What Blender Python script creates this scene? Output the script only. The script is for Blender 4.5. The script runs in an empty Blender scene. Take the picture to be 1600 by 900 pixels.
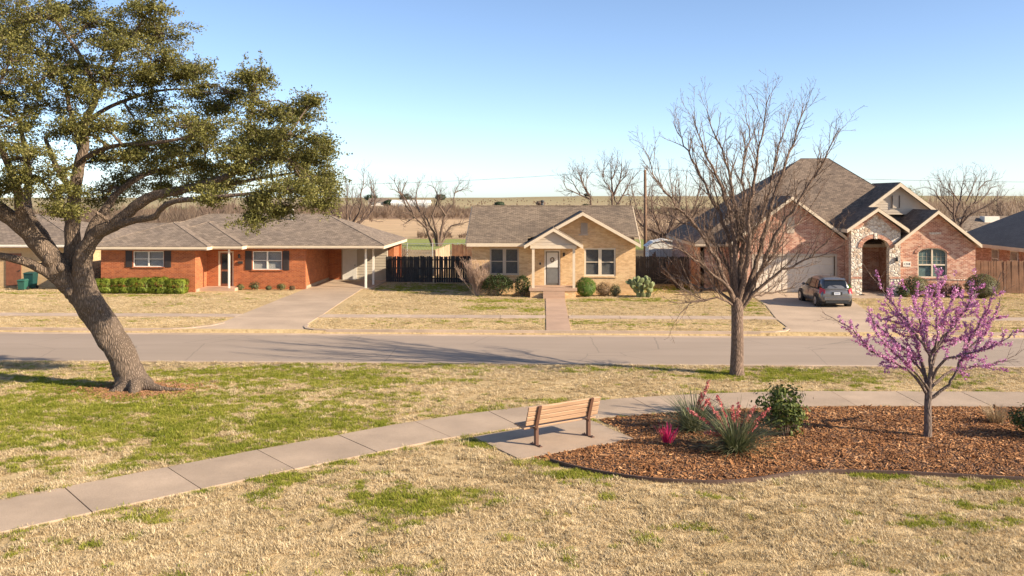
import bpy, bmesh, math, random
import numpy as np
from mathutils import Vector

# ------------------------------------------------------------------ camera, sky, sun, exposure
sc = bpy.context.scene
R = math.radians
YAW = math.atan(50 / 1400)
cam = bpy.data.cameras.new('camera')
cam.sensor_width = 36.0
cam.lens = 36.0 * 1400 / 1600
cam.shift_y = -142 / 1600
cam.clip_end = 12000
cam_o = bpy.data.objects.new('camera', cam)
cam_o.location = (0, 0, 5.85)
cam_o.rotation_euler = (R(90), 0, YAW)
sc.collection.objects.link(cam_o)
sc.camera = cam_o

SUN_EL, SUN_AZ = 27.0, 20.0          # azimuth: degrees from +X towards the camera side (-Y)
world = bpy.data.worlds.new('World'); sc.world = world; world.use_nodes = True
wn = world.node_tree
sky = wn.nodes.new('ShaderNodeTexSky'); sky.sky_type = 'NISHITA'; sky.sun_disc = False
sky.sun_elevation = R(SUN_EL); sky.sun_rotation = R(90 + SUN_AZ)
sky.altitude = 1900; sky.air_density = 0.75; sky.dust_density = 2.3; sky.ozone_density = 1.3
wn.links.new(sky.outputs[0], wn.nodes['Background'].inputs[0])
wn.nodes['Background'].inputs[1].default_value = 0.113
sl = bpy.data.lights.new('sun', 'SUN'); sl.energy = 5.0; sl.angle = R(0.55); sl.color = (1.0, 0.86, 0.67)
sun = bpy.data.objects.new('sun', sl); sc.collection.objects.link(sun)
sd = Vector((math.cos(R(SUN_AZ)) * math.cos(R(SUN_EL)), -math.sin(R(SUN_AZ)) * math.cos(R(SUN_EL)), math.sin(R(SUN_EL))))
sun.rotation_euler = sd.to_track_quat('Z', 'Y').to_euler()
sun.location = (40, -10, 30)
sc.view_settings.view_transform = 'Standard'
sc.view_settings.look = 'None'
sc.view_settings.gamma = 1.0
sc.view_settings.exposure = 1.04
sc.cycles.max_bounces = 6
sc.cycles.transparent_max_bounces = 8

# ------------------------------------------------------------------ helpers
C = sc.collection
WL = {}

def link(o, parent=None, loc=(0, 0, 0)):
    C.objects.link(o)
    o.parent = parent
    o.location = loc
    base = WL[parent.name] if parent else Vector((0, 0, 0))
    WL[o.name] = base + Vector(loc)
    return o

def tag(o, label=None, cat=None, group=None, kind=None):
    if label: o['label'] = label
    if cat: o['category'] = cat
    if group: o['group'] = group
    if kind: o['kind'] = kind
    return o

def thing(name, loc, label, cat, group=None):
    o = bpy.data.objects.new(name, None)
    o.empty_display_size = 0.3
    link(o, None, loc)
    return tag(o, label, cat, group)

class MB:
    def __init__(s): s.v = []; s.f = []
    def add(s, vs, fs):
        n = len(s.v); s.v.extend(vs); s.f.extend([tuple(i + n for i in f) for f in fs]); return s
    def hexa(s, p):
        return s.add(p, [(3, 2, 1, 0), (4, 5, 6, 7), (0, 1, 5, 4), (1, 2, 6, 5), (2, 3, 7, 6), (3, 0, 4, 7)])
    def box(s, x0, x1, y0, y1, z0, z1):
        return s.hexa([(x0, y0, z0), (x1, y0, z0), (x1, y1, z0), (x0, y1, z0), (x0, y0, z1), (x1, y0, z1), (x1, y1, z1), (x0, y1, z1)])
    def prism(s, poly, a, b, axis='y'):
        n = len(poly)
        if axis == 'y': vs = [(p[0], a, p[1]) for p in poly] + [(p[0], b, p[1]) for p in poly]
        elif axis == 'x': vs = [(a, p[0], p[1]) for p in poly] + [(b, p[0], p[1]) for p in poly]
        else: vs = [(p[0], p[1], a) for p in poly] + [(p[0], p[1], b) for p in poly]
        fs = [tuple(range(n - 1, -1, -1)), tuple(range(n, 2 * n))] + [(i, (i + 1) % n, n + (i + 1) % n, n + i) for i in range(n)]
        return s.add(vs, fs)
    def obb(s, c, u, v, w):
        c, u, v, w = Vector(c), Vector(u), Vector(v), Vector(w)
        return s.hexa([tuple(c - u - v - w), tuple(c + u - v - w), tuple(c + u + v - w), tuple(c - u + v - w),
                       tuple(c - u - v + w), tuple(c + u - v + w), tuple(c + u + v + w), tuple(c - u + v + w)])
    def tube(s, pts, rads, n=6, cap=True):
        pts = [np.array(p, float) for p in pts]
        m = len(pts)
        ref = np.array((0.31, 0.17, 0.93)) if abs((pts[-1] - pts[0])[2]) < 0.8 * np.linalg.norm(pts[-1] - pts[0]) + 1e-9 else np.array((0.95, 0.2, 0.1))
        base = len(s.v)
        for i in range(m):
            t = pts[min(i + 1, m - 1)] - pts[max(i - 1, 0)]
            t = t / (np.linalg.norm(t) + 1e-9)
            a = np.cross(t, ref); a /= (np.linalg.norm(a) + 1e-9)
            b = np.cross(t, a)
            for k in range(n):
                an = 2 * math.pi * k / n
                q = pts[i] + rads[i] * (math.cos(an) * a + math.sin(an) * b)
                s.v.append((q[0], q[1], q[2]))
        for i in range(m - 1):
            o = base + i * n
            for k in range(n):
                k2 = (k + 1) % n
                s.f.append((o + k, o + n + k, o + n + k2, o + k2))
        if cap:
            s.f.append(tuple(base + k for k in range(n)))
            s.f.append(tuple(base + (m - 1) * n + k for k in range(n - 1, -1, -1)))
        return s
    def ball(s, c, r, seg=8, rings=6, noise=0, rng=None):
        base = len(s.v)
        for i in range(rings + 1):
            ph = math.pi * i / rings
            for k in range(seg):
                a = 2 * math.pi * k / seg
                q = 1 + (rng.uniform(-noise, noise) if noise else 0)
                s.v.append((c[0] + r[0] * math.sin(ph) * math.cos(a) * q, c[1] + r[1] * math.sin(ph) * math.sin(a) * q, c[2] + r[2] * math.cos(ph) * q))
        for i in range(rings):
            for k in range(seg):
                k2 = (k + 1) % seg
                s.f.append((base + i * seg + k, base + (i + 1) * seg + k, base + (i + 1) * seg + k2, base + i * seg + k2))
        return s
    def mesh(s, name, mat, off=(0, 0, 0), smooth=False):
        me = bpy.data.meshes.new(name)
        ox, oy, oz = off
        me.from_pydata([(x - ox, y - oy, z - oz) for x, y, z in s.v], [], s.f)
        if smooth: me.polygons.foreach_set('use_smooth', [True] * len(me.polygons))
        me.materials.append(mat); me.update()
        return me
    def build(s, name, mat, parent=None, smooth=False, origin=None):
        off = WL[parent.name] if parent else (origin or (0, 0, 0))
        me = s.mesh(name, mat, off, smooth)
        bm = bmesh.new(); bm.from_mesh(me); bmesh.ops.recalc_face_normals(bm, faces=bm.faces); bm.to_mesh(me); bm.free()
        o = bpy.data.objects.new(name, me)
        return link(o, parent, (0, 0, 0) if parent else (origin or (0, 0, 0)))

def inst(me, name, parent, loc, rot=(0, 0, 0), scale=(1, 1, 1)):
    """an object that shares mesh data; loc is in world space"""
    o = bpy.data.objects.new(name, me)
    base = WL[parent.name] if parent else Vector((0, 0, 0))
    link(o, parent, tuple(Vector(loc) - base))
    o.rotation_euler = rot; o.scale = scale
    return o

def mesh_np(name, V, F, mat, off=(0, 0, 0)):
    V = np.asarray(V, np.float32) - np.array(off, np.float32)
    F = np.asarray(F, np.int32)
    me = bpy.data.meshes.new(name)
    me.vertices.add(len(V)); me.vertices.foreach_set('co', V.ravel())
    k = F.shape[1]
    me.loops.add(F.size); me.loops.foreach_set('vertex_index', F.ravel())
    me.polygons.add(len(F))
    me.polygons.foreach_set('loop_start', np.arange(0, F.size, k, dtype=np.int32))
    me.update(calc_edges=True)
    me.materials.append(mat)
    return me

def leaf_arrays(cen, size, rs, aspect=0.55, up=0.5, fold=0.25):
    """diamond leaf faces at the given centres"""
    n = len(cen)
    nrm = rs.normal(size=(n, 3)); nrm[:, 2] += up; nrm /= np.linalg.norm(nrm, axis=1)[:, None] + 1e-9
    t = rs.normal(size=(n, 3)); a = np.cross(nrm, t); a /= np.linalg.norm(a, axis=1)[:, None] + 1e-9
    b = np.cross(nrm, a)
    L = (size * rs.uniform(0.65, 1.35, n))[:, None]
    V = np.empty((n, 4, 3))
    V[:, 0] = cen - a * L * 0.5
    V[:, 2] = cen + a * L * 0.5
    V[:, 1] = cen + b * L * aspect * 0.5 + nrm * L * fold * 0.3
    V[:, 3] = cen - b * L * aspect * 0.5 + nrm * L * fold * 0.3
    F = np.arange(n * 4).reshape(n, 4)
    return V.reshape(-1, 3), F

def leaves(name, cen, size, mat, parent, seed=1, **kw):
    rs = np.random.RandomState(seed)
    V, F = leaf_arrays(np.asarray(cen), size, rs, **kw)
    me = mesh_np(name, V, F, mat, WL[parent.name])
    return link(bpy.data.objects.new(name, me), parent)

def hash2(ix, iy, seed):
    h = (ix.astype(np.int64) * 374761393 + iy.astype(np.int64) * 668265263 + seed * 982451653) & 0xffffffff
    h = ((h ^ (h >> 13)) * 1274126177) & 0xffffffff
    return ((h ^ (h >> 16)) & 0xffff) / 65535.0

def vnoise(x, y, seed=0):
    ix, iy = np.floor(x), np.floor(y)
    fx, fy = x - ix, y - iy
    fx = fx * fx * (3 - 2 * fx); fy = fy * fy * (3 - 2 * fy)
    a = hash2(ix, iy, seed); b = hash2(ix + 1, iy, seed); c = hash2(ix, iy + 1, seed); d = hash2(ix + 1, iy + 1, seed)
    return (a * (1 - fx) + b * fx) * (1 - fy) + (c * (1 - fx) + d * fx) * fy

def fbm(x, y, seed=0, o=3):
    s, a, t = 0, 1, 0
    for i in range(o):
        s = s + a * vnoise(x * 2 ** i, y * 2 ** i, seed + i); t += a; a *= 0.5
    return s / t

# ------------------------------------------------------------------ materials
M = {}

def nodes(name):
    m = bpy.data.materials.new(name); m.use_nodes = True
    nt = m.node_tree
    return m, nt, nt.nodes['Principled BSDF']

def N(nt, typ, **kw):
    n = nt.nodes.new(typ)
    for k, v in kw.items(): setattr(n, k, v)
    return n

def noise(nt, vec, scale, detail=4, rough=0.55):
    n = N(nt, 'ShaderNodeTexNoise'); n.inputs['Scale'].default_value = scale; n.inputs['Detail'].default_value = detail
    n.inputs['Roughness'].default_value = rough
    if vec is not None: nt.links.new(vec, n.inputs['Vector'])
    return n

def ramp(nt, fac, stops, interp='LINEAR'):
    r = N(nt, 'ShaderNodeValToRGB'); r.color_ramp.interpolation = interp
    el = r.color_ramp.elements
    while len(el) < len(stops): el.new(0.5)
    for e, (p, c) in zip(el, stops): e.position = p; e.color = (*c, 1) if len(c) == 3 else c
    if fac is not None: nt.links.new(fac, r.inputs[0])
    return r

def mix(nt, fac, a, b, mode='MIX'):
    m = N(nt, 'ShaderNodeMix', data_type='RGBA', blend_type=mode)
    for s, v in ((m.inputs[0], fac), (m.inputs[6], a), (m.inputs[7], b)):
        if isinstance(v, (int, float)): s.default_value = v
        elif isinstance(v, tuple): s.default_value = (*v, 1)
        else: nt.links.new(v, s)
    return m.outputs[2]

def mth(nt, op, a, b=None, c=None):
    m = N(nt, 'ShaderNodeMath', operation=op)
    for i, v in enumerate((a, b, c)):
        if v is None: continue
        if isinstance(v, (int, float)): m.inputs[i].default_value = v
        else: nt.links.new(v, m.inputs[i])
    return m.outputs[0]

def bump(nt, bs, h, strength, dist=0.02):
    b = N(nt, 'ShaderNodeBump'); b.inputs['Strength'].default_value = strength; b.inputs['Distance'].default_value = dist
    nt.links.new(h, b.inputs['Height']); nt.links.new(b.outputs[0], bs.inputs['Normal'])

def pos(nt): return N(nt, 'ShaderNodeNewGeometry').outputs['Position']

def pm(name, col, rough=0.75, var=0.18, vs=3.0, bmp=0.0, bs_=40.0, metal=0.0, spec=0.4, fine=0.0, piece=0.0):
    m, nt, b = nodes(name)
    P = pos(nt)
    n = noise(nt, P, vs, 5)
    lo = tuple(c * (1 - var) for c in col); hi = tuple(min(1, c * (1 + var)) for c in col)
    r = ramp(nt, n.outputs['Fac'], [(0.3, lo), (0.7, hi)])
    out = r.outputs[0]
    if fine:
        f = noise(nt, P, 60, 2)
        out = mix(nt, fine, out, ramp(nt, f.outputs['Fac'], [(0.35, (0.25, 0.25, 0.25)), (0.65, (0.9, 0.9, 0.9))]).outputs[0], 'OVERLAY')
    if piece:                                                   # each slab cast and weathered a little differently
        oi = N(nt, 'ShaderNodeObjectInfo'); k = mth(nt, 'ADD', 1.0 - piece, mth(nt, 'MULTIPLY', oi.outputs['Random'], 2 * piece))
        st = noise(nt, P, 0.35, 6, 0.7); k = mth(nt, 'MULTIPLY', k, mth(nt, 'ADD', 0.80, mth(nt, 'MULTIPLY', st.outputs['Fac'], 0.4)))
        cb = N(nt, 'ShaderNodeCombineXYZ')
        for q in range(3): nt.links.new(k, cb.inputs[q])
        out = mix(nt, 1.0, out, cb.outputs[0], 'MULTIPLY')
    nt.links.new(out, b.inputs['Base Color'])
    b.inputs['Roughness'].default_value = rough; b.inputs['Metallic'].default_value = metal
    b.inputs['Specular IOR Level'].default_value = spec
    if bmp:
        h = noise(nt, P, bs_, 4); bump(nt, b, h.outputs['Fac'], bmp, 0.02)
    M[name] = m
    return m

def wall_uv(nt, zs=1.0):
    """(x or y, z) of world position chosen by which way the face looks"""
    g = N(nt, 'ShaderNodeNewGeometry')
    sp = N(nt, 'ShaderNodeSeparateXYZ'); nt.links.new(g.outputs['Position'], sp.inputs[0])
    sn = N(nt, 'ShaderNodeSeparateXYZ'); nt.links.new(g.outputs['True Normal'], sn.inputs[0])
    ax = mth(nt, 'ABSOLUTE', sn.outputs[0]); ay = mth(nt, 'ABSOLUTE', sn.outputs[1])
    sel = mth(nt, 'GREATER_THAN', ax, ay)
    u = mth(nt, 'ADD', mth(nt, 'MULTIPLY', sp.outputs[1], sel), mth(nt, 'MULTIPLY', sp.outputs[0], mth(nt, 'SUBTRACT', 1.0, sel)))
    cb = N(nt, 'ShaderNodeCombineXYZ')
    nt.links.new(u, cb.inputs[0]); nt.links.new(mth(nt, 'MULTIPLY', sp.outputs[2], zs), cb.inputs[1])
    return cb.outputs[0], g.outputs['Position']

def brick(name, c1, c2, mortar, big=None, bw=0.22, rh=0.078, ms=0.008):
    m, nt, b = nodes(name)
    uv, P = wall_uv(nt)
    t = N(nt, 'ShaderNodeTexBrick')
    t.inputs['Scale'].default_value = 1; t.inputs['Brick Width'].default_value = bw; t.inputs['Row Height'].default_value = rh
    t.inputs['Mortar Size'].default_value = ms; t.inputs['Mortar Smooth'].default_value = 0.2; t.inputs['Bias'].default_value = 0.0
    t.inputs['Color1'].default_value = (*c1, 1); t.inputs['Color2'].default_value = (*c2, 1); t.inputs['Mortar'].default_value = (*mortar, 1)
    nt.links.new(uv, t.inputs['Vector'])
    col = t.outputs['Color']
    if big:
        vo = N(nt, 'ShaderNodeTexVoronoi'); vo.inputs['Scale'].default_value = 1
        mp = N(nt, 'ShaderNodeMapping'); mp.inputs['Scale'].default_value = (4.0, 11.0, 1); nt.links.new(uv, mp.inputs['Vector']); nt.links.new(mp.outputs[0], vo.inputs['Vector'])
        sx = N(nt, 'ShaderNodeSeparateXYZ'); nt.links.new(vo.outputs['Color'], sx.inputs[0])
        col = mix(nt, mth(nt, 'MULTIPLY', mth(nt, 'GREATER_THAN', sx.outputs[0], 0.62), 0.55), col, big)
    n = noise(nt, P, 1.2, 5)
    col = mix(nt, 0.35, col, ramp(nt, n.outputs['Fac'], [(0.3, (0.36, 0.36, 0.36)), (0.7, (0.66, 0.66, 0.66))]).outputs[0], 'OVERLAY')
    nt.links.new(col, b.inputs['Base Color'])
    b.inputs['Roughness'].default_value = 0.85; b.inputs['Specular IOR Level'].default_value = 0.25
    inv = mth(nt, 'SUBTRACT', 1.0, t.outputs['Fac'])
    n2 = noise(nt, P, 40, 3)
    bump(nt, b, mth(nt, 'ADD', inv, mth(nt, 'MULTIPLY', n2.outputs['Fac'], 0.4)), 0.6, 0.012)
    M[name] = m

def shingle(name, c1, c2, dark, zs):
    m, nt, b = nodes(name)
    uv, P = wall_uv(nt, zs)
    t = N(nt, 'ShaderNodeTexBrick')
    t.inputs['Scale'].default_value = 1; t.inputs['Brick Width'].default_value = 0.28; t.inputs['Row Height'].default_value = 0.145
    t.inputs['Mortar Size'].default_value = 0.010; t.inputs['Mortar Smooth'].default_value = 0.4
    t.inputs['Color1'].default_value = (*c1, 1); t.inputs['Color2'].default_value = (*c2, 1); t.inputs['Mortar'].default_value = (*dark, 1)
    nt.links.new(uv, t.inputs['Vector'])
    n = noise(nt, P, 0.7, 5, 0.65)
    col = mix(nt, 0.45, t.outputs['Color'], ramp(nt, n.outputs['Fac'], [(0.3, (0.34, 0.34, 0.36)), (0.7, (0.64, 0.63, 0.60))]).outputs[0], 'OVERLAY')
    nt.links.new(col, b.inputs['Base Color'])
    b.inputs['Roughness'].default_value = 0.9; b.inputs['Specular IOR Level'].default_value = 0.2
    n2 = noise(nt, P, 9, 4)
    bump(nt, b, mth(nt, 'ADD', mth(nt, 'SUBTRACT', 1.0, t.outputs['Fac']), n2.outputs['Fac']), 0.6, 0.03)
    M[name] = m

def foliage(name, cols, trans=0.3, rough=0.55, patch=0.6):
    """leaf colours picked per leaf, a little light passing through"""
    m, nt, b = nodes(name)
    g = N(nt, 'ShaderNodeNewGeometry')
    st = [(i / (len(cols) - 1), c) for i, c in enumerate(cols)]
    n = noise(nt, g.outputs['Position'], patch, 3)
    f = mth(nt, 'ADD', mth(nt, 'MULTIPLY', g.outputs['Random Per Island'], 0.75), mth(nt, 'MULTIPLY', mth(nt, 'SUBTRACT', n.outputs['Fac'], 0.3), 0.6))
    r = ramp(nt, f, st)
    nt.links.new(r.outputs[0], b.inputs['Base Color'])
    b.inputs['Roughness'].default_value = rough; b.inputs['Specular IOR Level'].default_value = 0.3
    tr = N(nt, 'ShaderNodeBsdfTranslucent'); nt.links.new(r.outputs[0], tr.inputs[0])
    mx = N(nt, 'ShaderNodeMixShader'); mx.inputs[0].default_value = trans
    nt.links.new(b.outputs[0], mx.inputs[1]); nt.links.new(tr.outputs[0], mx.inputs[2])
    nt.links.new(mx.outputs[0], nt.nodes['Material Output'].inputs[0])
    M[name] = m

def scatter_mat(name, cols, trans=0.0, rough=0.8, big=None):
    """colour per scattered piece (instance) and per blade"""
    m, nt, b = nodes(name)
    oi = N(nt, 'ShaderNodeObjectInfo'); g = N(nt, 'ShaderNodeNewGeometry')
    n = noise(nt, g.outputs['Position'], big or 0.5, 4, 0.6)
    f = mth(nt, 'ADD', mth(nt, 'MULTIPLY', oi.outputs['Random'], 0.45), mth(nt, 'MULTIPLY', g.outputs['Random Per Island'], 0.4))
    f = mth(nt, 'ADD', f, mth(nt, 'MULTIPLY', mth(nt, 'SUBTRACT', n.outputs['Fac'], 0.42), 0.9))
    r = ramp(nt, f, [(i / (len(cols) - 1), c) for i, c in enumerate(cols)])
    nt.links.new(r.outputs[0], b.inputs['Base Color']); b.inputs['Roughness'].default_value = rough
    b.inputs['Specular IOR Level'].default_value = 0.25
    if trans:
        tr = N(nt, 'ShaderNodeBsdfTranslucent'); nt.links.new(r.outputs[0], tr.inputs[0])
        mx = N(nt, 'ShaderNodeMixShader'); mx.inputs[0].default_value = trans
        nt.links.new(b.outputs[0], mx.inputs[1]); nt.links.new(tr.outputs[0], mx.inputs[2])
        nt.links.new(mx.outputs[0], nt.nodes['Material Output'].inputs[0])
    M[name] = m

def bark(name, c1, c2, sc_=6.0, strength=0.8):
    m, nt, b = nodes(name)
    P = pos(nt)
    mp = N(nt, 'ShaderNodeMapping'); mp.inputs['Scale'].default_value = (sc_, sc_, sc_ * 0.22); nt.links.new(P, mp.inputs['Vector'])
    v = N(nt, 'ShaderNodeTexVoronoi'); v.feature = 'DISTANCE_TO_EDGE'; v.inputs['Scale'].default_value = 1.6
    n0 = noise(nt, mp.outputs[0], 1.3, 5, 0.65)
    add = N(nt, 'ShaderNodeMixRGB'); add.inputs[0].default_value = 0.28
    nt.links.new(mp.outputs[0], add.inputs[1]); nt.links.new(n0.outputs['Color'], add.inputs[2])
    nt.links.new(add.outputs[0], v.inputs['Vector'])
    e = mth(nt, 'MINIMUM', mth(nt, 'MULTIPLY', v.outputs['Distance'], 3.5), 1.0)
    n2 = noise(nt, P, 2.0, 5)
    f = mth(nt, 'ADD', mth(nt, 'MULTIPLY', e, 0.6), mth(nt, 'MULTIPLY', n2.outputs['Fac'], 0.45))
    r = ramp(nt, f, [(0.1, c1), (0.85, c2)])
    nt.links.new(r.outputs[0], b.inputs['Base Color']); b.inputs['Roughness'].default_value = 0.95; b.inputs['Specular IOR Level'].default_value = 0.15
    bump(nt, b, mth(nt, 'ADD', e, mth(nt, 'MULTIPLY', n0.outputs['Fac'], 0.7)), strength, 0.05)
    M[name] = m

def stone(name):
    m, nt, b = nodes(name)
    uv, P = wall_uv(nt)
    mp = N(nt, 'ShaderNodeMapping'); mp.inputs['Scale'].default_value = (4.6, 6.0, 1); nt.links.new(uv, mp.inputs['Vector'])
    v = N(nt, 'ShaderNodeTexVoronoi'); v.inputs['Scale'].default_value = 1; nt.links.new(mp.outputs[0], v.inputs['Vector'])
    e = N(nt, 'ShaderNodeTexVoronoi'); e.feature = 'DISTANCE_TO_EDGE'; e.inputs['Scale'].default_value = 1; nt.links.new(mp.outputs[0], e.inputs['Vector'])
    sx = N(nt, 'ShaderNodeSeparateXYZ'); nt.links.new(v.outputs['Color'], sx.inputs[0])
    r = ramp(nt, sx.outputs[0], [(0.0, (0.40, 0.27, 0.18)), (0.16, (0.50, 0.38, 0.27)), (0.34, (0.62, 0.53, 0.42)), (1.0, (0.70, 0.63, 0.53))])
    ef = mth(nt, 'GREATER_THAN', e.outputs['Distance'], 0.06)
    col = mix(nt, ef, (0.46, 0.38, 0.30), r.outputs[0])
    nt.links.new(col, b.inputs['Base Color']); b.inputs['Roughness'].default_value = 0.9
    n2 = noise(nt, P, 25, 3)
    bump(nt, b, mth(nt, 'ADD', mth(nt, 'MINIMUM', mth(nt, 'MULTIPLY', e.outputs['Distance'], 5.0), 1.0), mth(nt, 'MULTIPLY', n2.outputs['Fac'], 0.4)), 0.8, 0.03)
    M[name] = m

def glass(name, tint=(0.02, 0.025, 0.03), through=0.84):
    """window glass: part see-through, part mirror of the street"""
    m, nt, b = nodes(name)
    b.inputs['Base Color'].default_value = (*tint, 1); b.inputs['Roughness'].default_value = 0.06; b.inputs['Specular IOR Level'].default_value = 0.6
    t = N(nt, 'ShaderNodeBsdfTransparent'); mx = N(nt, 'ShaderNodeMixShader'); mx.inputs[0].default_value = through
    nt.links.new(b.outputs[0], mx.inputs[1]); nt.links.new(t.outputs[0], mx.inputs[2]); nt.links.new(mx.outputs[0], nt.nodes['Material Output'].inputs[0])
    M[name] = m

brick('brick_red', (0.39, 0.105, 0.036), (0.28, 0.072, 0.027), (0.44, 0.25, 0.14), big=(0.47, 0.165, 0.065))
brick('brick_tan', (0.68, 0.45, 0.23), (0.56, 0.35, 0.17), (0.64, 0.49, 0.31), big=(0.48, 0.29, 0.14))
brick('brick_pale', (0.55, 0.38, 0.20), (0.48, 0.32, 0.16), (0.52, 0.42, 0.28))
brick('brick_mix', (0.47, 0.205, 0.125), (0.30, 0.118, 0.078), (0.64, 0.49, 0.37), big=(0.66, 0.45, 0.32))
stone('stone')
shingle('shingle_grey', (0.275, 0.212, 0.16), (0.165, 0.128, 0.098), (0.085, 0.066, 0.052), 2.7)
shingle('shingle_tan', (0.235, 0.178, 0.128), (0.14, 0.106, 0.078), (0.075, 0.057, 0.044), 2.4)
shingle('shingle_brown', (0.225, 0.168, 0.125), (0.13, 0.098, 0.076), (0.07, 0.053, 0.044), 1.6)
shingle('shingle_dark', (0.075, 0.078, 0.088), (0.06, 0.062, 0.072), (0.035, 0.035, 0.04), 2.4)
pm('trim_cream', (0.62, 0.51, 0.37), 0.6, 0.06)
pm('trim_white', (0.74, 0.68, 0.58), 0.55, 0.06)
pm('trim_taupe', (0.44, 0.35, 0.26), 0.6, 0.06)
pm('siding_tan', (0.50, 0.41, 0.31), 0.65, 0.07, 2)
pm('siding_beige', (0.48, 0.41, 0.31), 0.65, 0.07, 2)
pm('shutter_dark', (0.045, 0.032, 0.028), 0.6, 0.1)
pm('door_brown', (0.20, 0.075, 0.038), 0.45, 0.2, 6)
pm('door_dark', (0.02, 0.014, 0.011), 0.4, 0.1)
pm('door_white', (0.66, 0.62, 0.54), 0.5, 0.05)
pm('door_grey', (0.17, 0.15, 0.125), 0.5, 0.08)
pm('garage_beige', (0.60, 0.50, 0.39), 0.55, 0.05)
pm('blind', (0.76, 0.73, 0.67), 0.6, 0.08)
pm('screen', (0.15, 0.145, 0.135), 0.7, 0.12, 5)
pm('curtain_teal', (0.18, 0.27, 0.25), 0.8, 0.2, 5)
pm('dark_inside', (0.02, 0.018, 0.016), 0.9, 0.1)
pm('metal_dark', (0.03, 0.028, 0.026), 0.5, 0.1)
pm('metal_grey', (0.42, 0.42, 0.41), 0.45, 0.1, metal=0.4)
pm('metal_white', (0.68, 0.66, 0.60), 0.5, 0.10, 2)
pm('pipe_dark', (0.05, 0.05, 0.05), 0.6, 0.1)
glass('glass'); glass('glass_dark', through=0.35)
pm('concrete', (0.36, 0.268, 0.19), 0.85, 0.14, 0.8, 0.25, 60, fine=0.18, piece=0.07)
pm('concrete_pad', (0.355, 0.262, 0.185), 0.85, 0.09, 1.4, 0.25, 60, fine=0.18, piece=0.07)
pm('concrete_drive', (0.40, 0.295, 0.205), 0.85, 0.12, 0.6, 0.2, 50, fine=0.2, piece=0.07)
pm('concrete_warm', (0.40, 0.262, 0.178), 0.85, 0.12, 0.8, 0.2, 50, fine=0.2, piece=0.07)
pm('concrete_kerb', (0.41, 0.305, 0.22), 0.85, 0.16, 1.2, 0.2, 50, fine=0.2, piece=0.07)
pm('fence_grey', (0.045, 0.042, 0.04), 0.85, 0.35, 2.5, 0.3, 30)
pm('fence_brown', (0.20, 0.105, 0.058), 0.8, 0.3, 2.2, 0.3, 30)
pm('fence_new', (0.46, 0.32, 0.20), 0.8, 0.18, 2.5, 0.2, 30)
pm('pole_wood', (0.17, 0.10, 0.06), 0.85, 0.25, 2, 0.3, 20)
pm('bench_metal', (0.115, 0.055, 0.034), 0.5, 0.12, 12, spec=0.4)
pm('joint', (0.11, 0.085, 0.065), 0.95, 0.3, 4)
pm('edging', (0.085, 0.05, 0.036), 0.7, 0.2, 4)
pm('bin_green', (0.012, 0.055, 0.05), 0.45, 0.1)
pm('bin_light', (0.028, 0.105, 0.078), 0.45, 0.1)
pm('yucca_stalk', (0.30, 0.10, 0.09), 0.7, 0.2)
pm('pod', (0.20, 0.13, 0.08), 0.8, 0.2)
pm('rock', (0.40, 0.33, 0.26), 0.9, 0.25, 8, 0.4, 20)

def wood_mat():
    m, nt, b = nodes('bench_wood')
    tc = N(nt, 'ShaderNodeTexCoord'); oi = N(nt, 'ShaderNodeObjectInfo')
    mp = N(nt, 'ShaderNodeMapping'); mp.inputs['Scale'].default_value = (1.2, 26, 26); nt.links.new(tc.outputs['Object'], mp.inputs['Vector'])
    cb = N(nt, 'ShaderNodeCombineXYZ'); nt.links.new(mth(nt, 'MULTIPLY', oi.outputs['Random'], 31.0), cb.inputs[0]); nt.links.new(cb.outputs[0], mp.inputs['Location'])
    n = noise(nt, mp.outputs[0], 1.0, 6, 0.6)
    r = ramp(nt, n.outputs['Fac'], [(0.25, (0.25, 0.14, 0.078)), (0.55, (0.42, 0.262, 0.155)), (0.8, (0.52, 0.345, 0.215))])
    mp2 = N(nt, 'ShaderNodeMapping'); mp2.inputs['Scale'].default_value = (1.6, 3, 3); nt.links.new(tc.outputs['Object'], mp2.inputs['Vector']); nt.links.new(cb.outputs[0], mp2.inputs['Location'])
    k = noise(nt, mp2.outputs[0], 1.5, 3)
    col = mix(nt, ramp(nt, k.outputs['Fac'], [(0.62, (0, 0, 0)), (0.74, (0.55, 0.55, 0.55))]).outputs[0], r.outputs[0], (0.33, 0.16, 0.085))
    nt.links.new(col, b.inputs['Base Color']); b.inputs['Roughness'].default_value = 0.6
    bump(nt, b, n.outputs['Fac'], 0.25, 0.006)
    M['bench_wood'] = m
wood_mat()

bark('bark_oak', (0.10, 0.072, 0.052), (0.25, 0.185, 0.138), 17.0, 0.8)
bark('bark_elm', (0.10, 0.068, 0.05), (0.28, 0.195, 0.145), 22.0, 0.6)
bark('bark_redbud', (0.075, 0.057, 0.048), (0.25, 0.185, 0.15), 20.0, 0.4)
pm('bark_far', (0.15, 0.10, 0.073), 0.95, 0.3, 1.5)
pm('twig_brown', (0.19, 0.115, 0.075), 0.95, 0.35, 0.5)
pm('twig_tan', (0.30, 0.21, 0.135), 0.95, 0.35, 0.4)
pm('twig_pale', (0.36, 0.25, 0.18), 0.95, 0.25, 3)
foliage('leaf_oak', [(0.06, 0.062, 0.016), (0.135, 0.132, 0.032), (0.22, 0.205, 0.054), (0.32, 0.275, 0.10)], 0.35)
foliage('leaf_hedge', [(0.08, 0.115, 0.012), (0.19, 0.235, 0.024), (0.32, 0.35, 0.045)], 0.3)
foliage('leaf_dark', [(0.018, 0.032, 0.010), (0.045, 0.068, 0.018), (0.10, 0.125, 0.03)], 0.2)
foliage('leaf_ball', [(0.05, 0.10, 0.012), (0.10, 0.17, 0.025), (0.16, 0.23, 0.045)], 0.25)
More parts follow.
